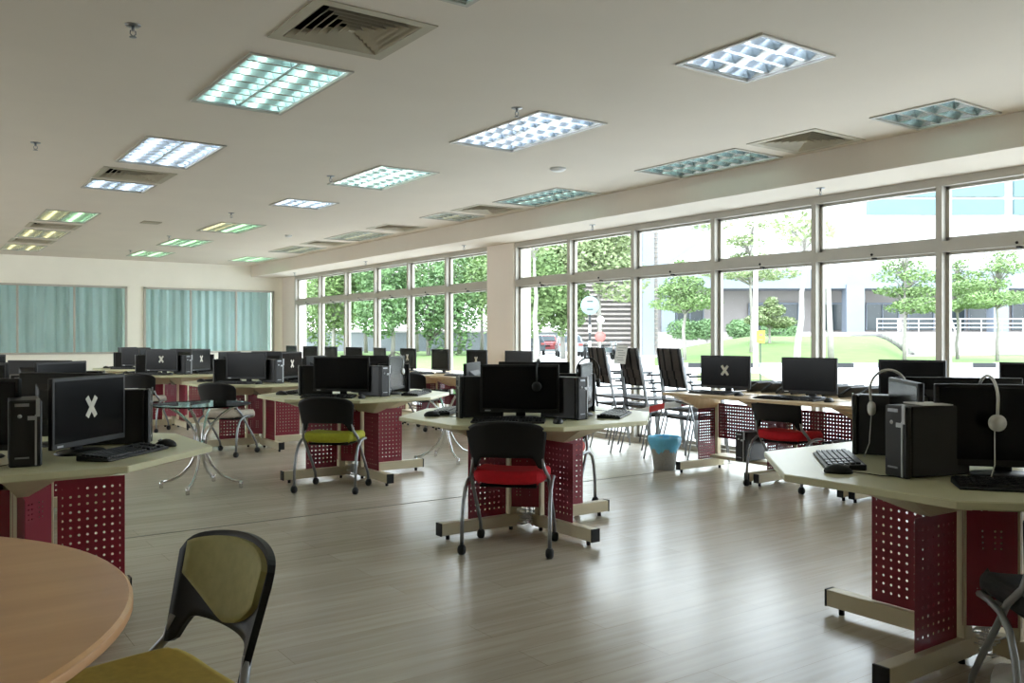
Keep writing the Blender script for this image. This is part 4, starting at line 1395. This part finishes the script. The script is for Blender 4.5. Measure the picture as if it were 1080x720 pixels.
# cars
def make_car(paint):
    root = empty('parked_car', cat='car')
    side = [(-2.05, 0.35), (-2.08, 0.75), (-1.95, 0.95), (1.25, 0.98), (2.0, 0.78), (2.08, 0.5), (2.02, 0.32)]
    b = MB().hull([(x, -0.82, z) for x, z in side], [(x, 0.82, z) for x, z in side])
    cab = [(-1.9, 0.95), (-1.45, 1.42), (0.25, 1.46), (1.05, 0.97)]
    b.hull([(x, -0.80 if z < 1 else -0.62, z) for x, z in cab], [(x, 0.80 if z < 1 else 0.62, z) for x, z in cab])
    b.build('body', paint, root, bevel=0.06, seg=2)
    g = MB()
    g.hull([(-1.80, -0.66, 1.0), (-1.50, -0.58, 1.34), (-1.50, 0.58, 1.34), (-1.80, 0.66, 1.0)], [(-1.87, -0.66, 1.01), (-1.55, -0.58, 1.37), (-1.55, 0.58, 1.37), (-1.87, 0.66, 1.01)])
    g.hull([(0.95, -0.66, 1.03), (0.32, -0.56, 1.42), (0.32, 0.56, 1.42), (0.95, 0.66, 1.03)], [(1.02, -0.66, 1.04), (0.38, -0.56, 1.45), (0.38, 0.56, 1.45), (1.02, 0.66, 1.04)])
    for s in (-1, 1):
        g.hull([(-1.5, s * 0.795, 1.0), (0.75, s * 0.795, 1.0), (0.2, s * 0.67, 1.36), (-1.3, s * 0.67, 1.36)], [(-1.5, s * 0.815, 1.0), (0.75, s * 0.815, 1.0), (0.2, s * 0.69, 1.36), (-1.3, s * 0.69, 1.36)])
    g.build('windows', M['dglass'], root)
    for x in (-1.3, 1.3):
        for s in (-1, 1):
            MB().lathe([(0, -0.09), (0.2, -0.09), (0.31, -0.07), (0.31, 0.07), (0.2, 0.09), (0, 0.09)], 18, Matrix.Translation((x, s * 0.76, 0.31)) @ Matrix.Rotation(PI / 2, 4, 'X')).build('wheel', M['rubber'], root)
    for s in (-1, 1):
        MB().box((-2.05, s * 0.62, 0.82), (0.08, 0.26, 0.14)).build('tail_light', M['redp'], root)
    MB().box((-2.09, 0, 0.62), (0.03, 0.5, 0.12)).build('number_plate', M['rubber'], root)
    return root
for (u, Z, m_, rz, lab) in [(560, 64, 'cars', 60, 'silver car parked left of the red car outside'), (577, 69, 'carr', 52, 'red car parked outside beside the white one'),
                            (600, 58, 'carw', 55, 'white car parked outside, rear towards the window')]:
    c = make_car(M[m_])
    c.location = W3(u, Z, gz)
    c.rotation_euler = (0, 0, R(rz))
    c['label'] = lab
def make_bike():
    root = empty('motorbike', cat='motorbike')
    for x in (-0.6, 0.6):
        MB().lathe([(0.2, -0.04), (0.29, -0.05), (0.29, 0.05), (0.2, 0.04), (0.2, -0.04)], 18, Matrix.Translation((x, 0, 0.29)) @ Matrix.Rotation(PI / 2, 4, 'X')).build('wheel', M['rubber'], root)
    MB().hull([(-0.55, -0.1, 0.45), (0.3, -0.1, 0.4), (0.35, -0.08, 0.7), (-0.75, -0.1, 0.75)], [(-0.55, 0.1, 0.45), (0.3, 0.1, 0.4), (0.35, 0.08, 0.7), (-0.75, 0.1, 0.75)]).build('body', M['cars'], root, bevel=0.03)
    MB().box((-0.3, 0, 0.80), (0.7, 0.24, 0.09)).build('seat', M['rubber'], root, bevel=0.03)
    MB().tube([(0.6, 0, 0.29), (0.42, 0, 0.95), (0.38, 0, 1.02)], 0.04, 6).tube([(0.36, -0.35, 1.05), (0.42, 0, 1.0), (0.36, 0.35, 1.05)], 0.02, 6).build('fork_and_handlebar', M['tube'], root)
    MB().ball((0.52, 0, 0.9), 0.1, 8).build('headlight', M['white'], root)
    return root
mbk = make_bike()
for (u, Z, rz, lab) in [(619, 52, 40, 'parked motorbike left of the striped pole'), (641, 50, 20, 'parked motorbike right of the striped pole'), (651, 51, 60, 'parked motorbike before the louvred block')]:
    put(mbk, W3(u, Z, gz), R(rz), lab, 'motorbikes outside')
# round sign
rs = empty('road_sign', tuple(W3(622, 26, gz)), R(-YAW), 'round pale green sign on a striped pole outside the windows', 'sign')
MB().lathe([(0, -0.015), (0.27, -0.015), (0.275, 0.0), (0.27, 0.015), (0, 0.015)], 32, Matrix.Translation((0, -0.06, zz(322, 26) - gz)) @ Matrix.Rotation(PI / 2, 4, 'X')).build('sign_disc', M['signg'], rs)
g = MB()
for z__ in (0.12, -0.12):
    g.box((0, -0.08, zz(322, 26) - gz + z__), (0.18, 0.01, 0.03))
g.build('sign_lines', M['blackpaint'], rs)
p = MB()
for k in range(8):
    p.m = k % 2
    p.tube([(0.0, 0, k * 0.24), (0.0, 0, (k + 1) * 0.24)], 0.035, 10)
p.tube([(0, 0, 1.9), (0, 0, 2.4)], 0.025, 8)
p.build('striped_pole', [M['bwhite'], M['blackpaint']], rs)
rs = empty('round_red_sign', tuple(W3(633, 40, gz)), R(-YAW), 'small round red sign on a thin pole behind the striped pole', 'sign')
MB().lathe([(0, -0.015), (0.24, -0.015), (0.24, 0.015), (0, 0.015)], 28, Matrix.Translation((0, -0.05, zz(355, 40) - gz)) @ Matrix.Rotation(PI / 2, 4, 'X')).build('sign_disc', M['redp'], rs)
MB().tube([(0, 0, 0), (0, 0, 2.2)], 0.03, 8).build('pole', M['bwhite'], rs)
MB().lathe([(0, -0.015), (0.17, -0.015), (0.17, 0.015), (0, 0.015)], 28, Matrix.Translation((0.02, -0.05, zz(337, 40) - gz)) @ Matrix.Rotation(PI / 2, 4, 'X')).build('upper_disc', M['bwhite'], rs)
ys_ = empty('yellow_sign', tuple(W3(802, 25, gz)), R(-YAW), 'small yellow warning sign on a thin post on the grass', 'sign')
MB().box((0, -0.03, zz(355, 25) - gz), (0.24, 0.02, 0.36)).build('sign_plate', M['yel'], ys_, bevel=0.004)
MB().box((0, -0.045, zz(353, 25) - gz), (0.10, 0.01, 0.06)).box((0, -0.045, zz(358, 25) - gz), (0.12, 0.01, 0.03)).build('printed_mark', M['redp'], ys_)
MB().tube([(0, 0, 0), (0, 0, zz(352, 25) - gz)], 0.018, 8).build('post', M['blackpaint'], ys_)
# lamp posts
for (u, Z, lab) in [(606, 40, 'thin pale lamp post in front of the parking outside'), (797, 36, 'pale post beside the yellow sign'), (472, 42, 'thin pale lamp post on the left lawn')]:
    o = MB().tube([(0, 0, 0), (0, 0, 7.5)], [0.11, 0.06], 10).build('lamp_post', M['bwhite'], loc=W3(u, Z, gz))
    tag(o, lab, 'lamp post', 'pale posts outside')
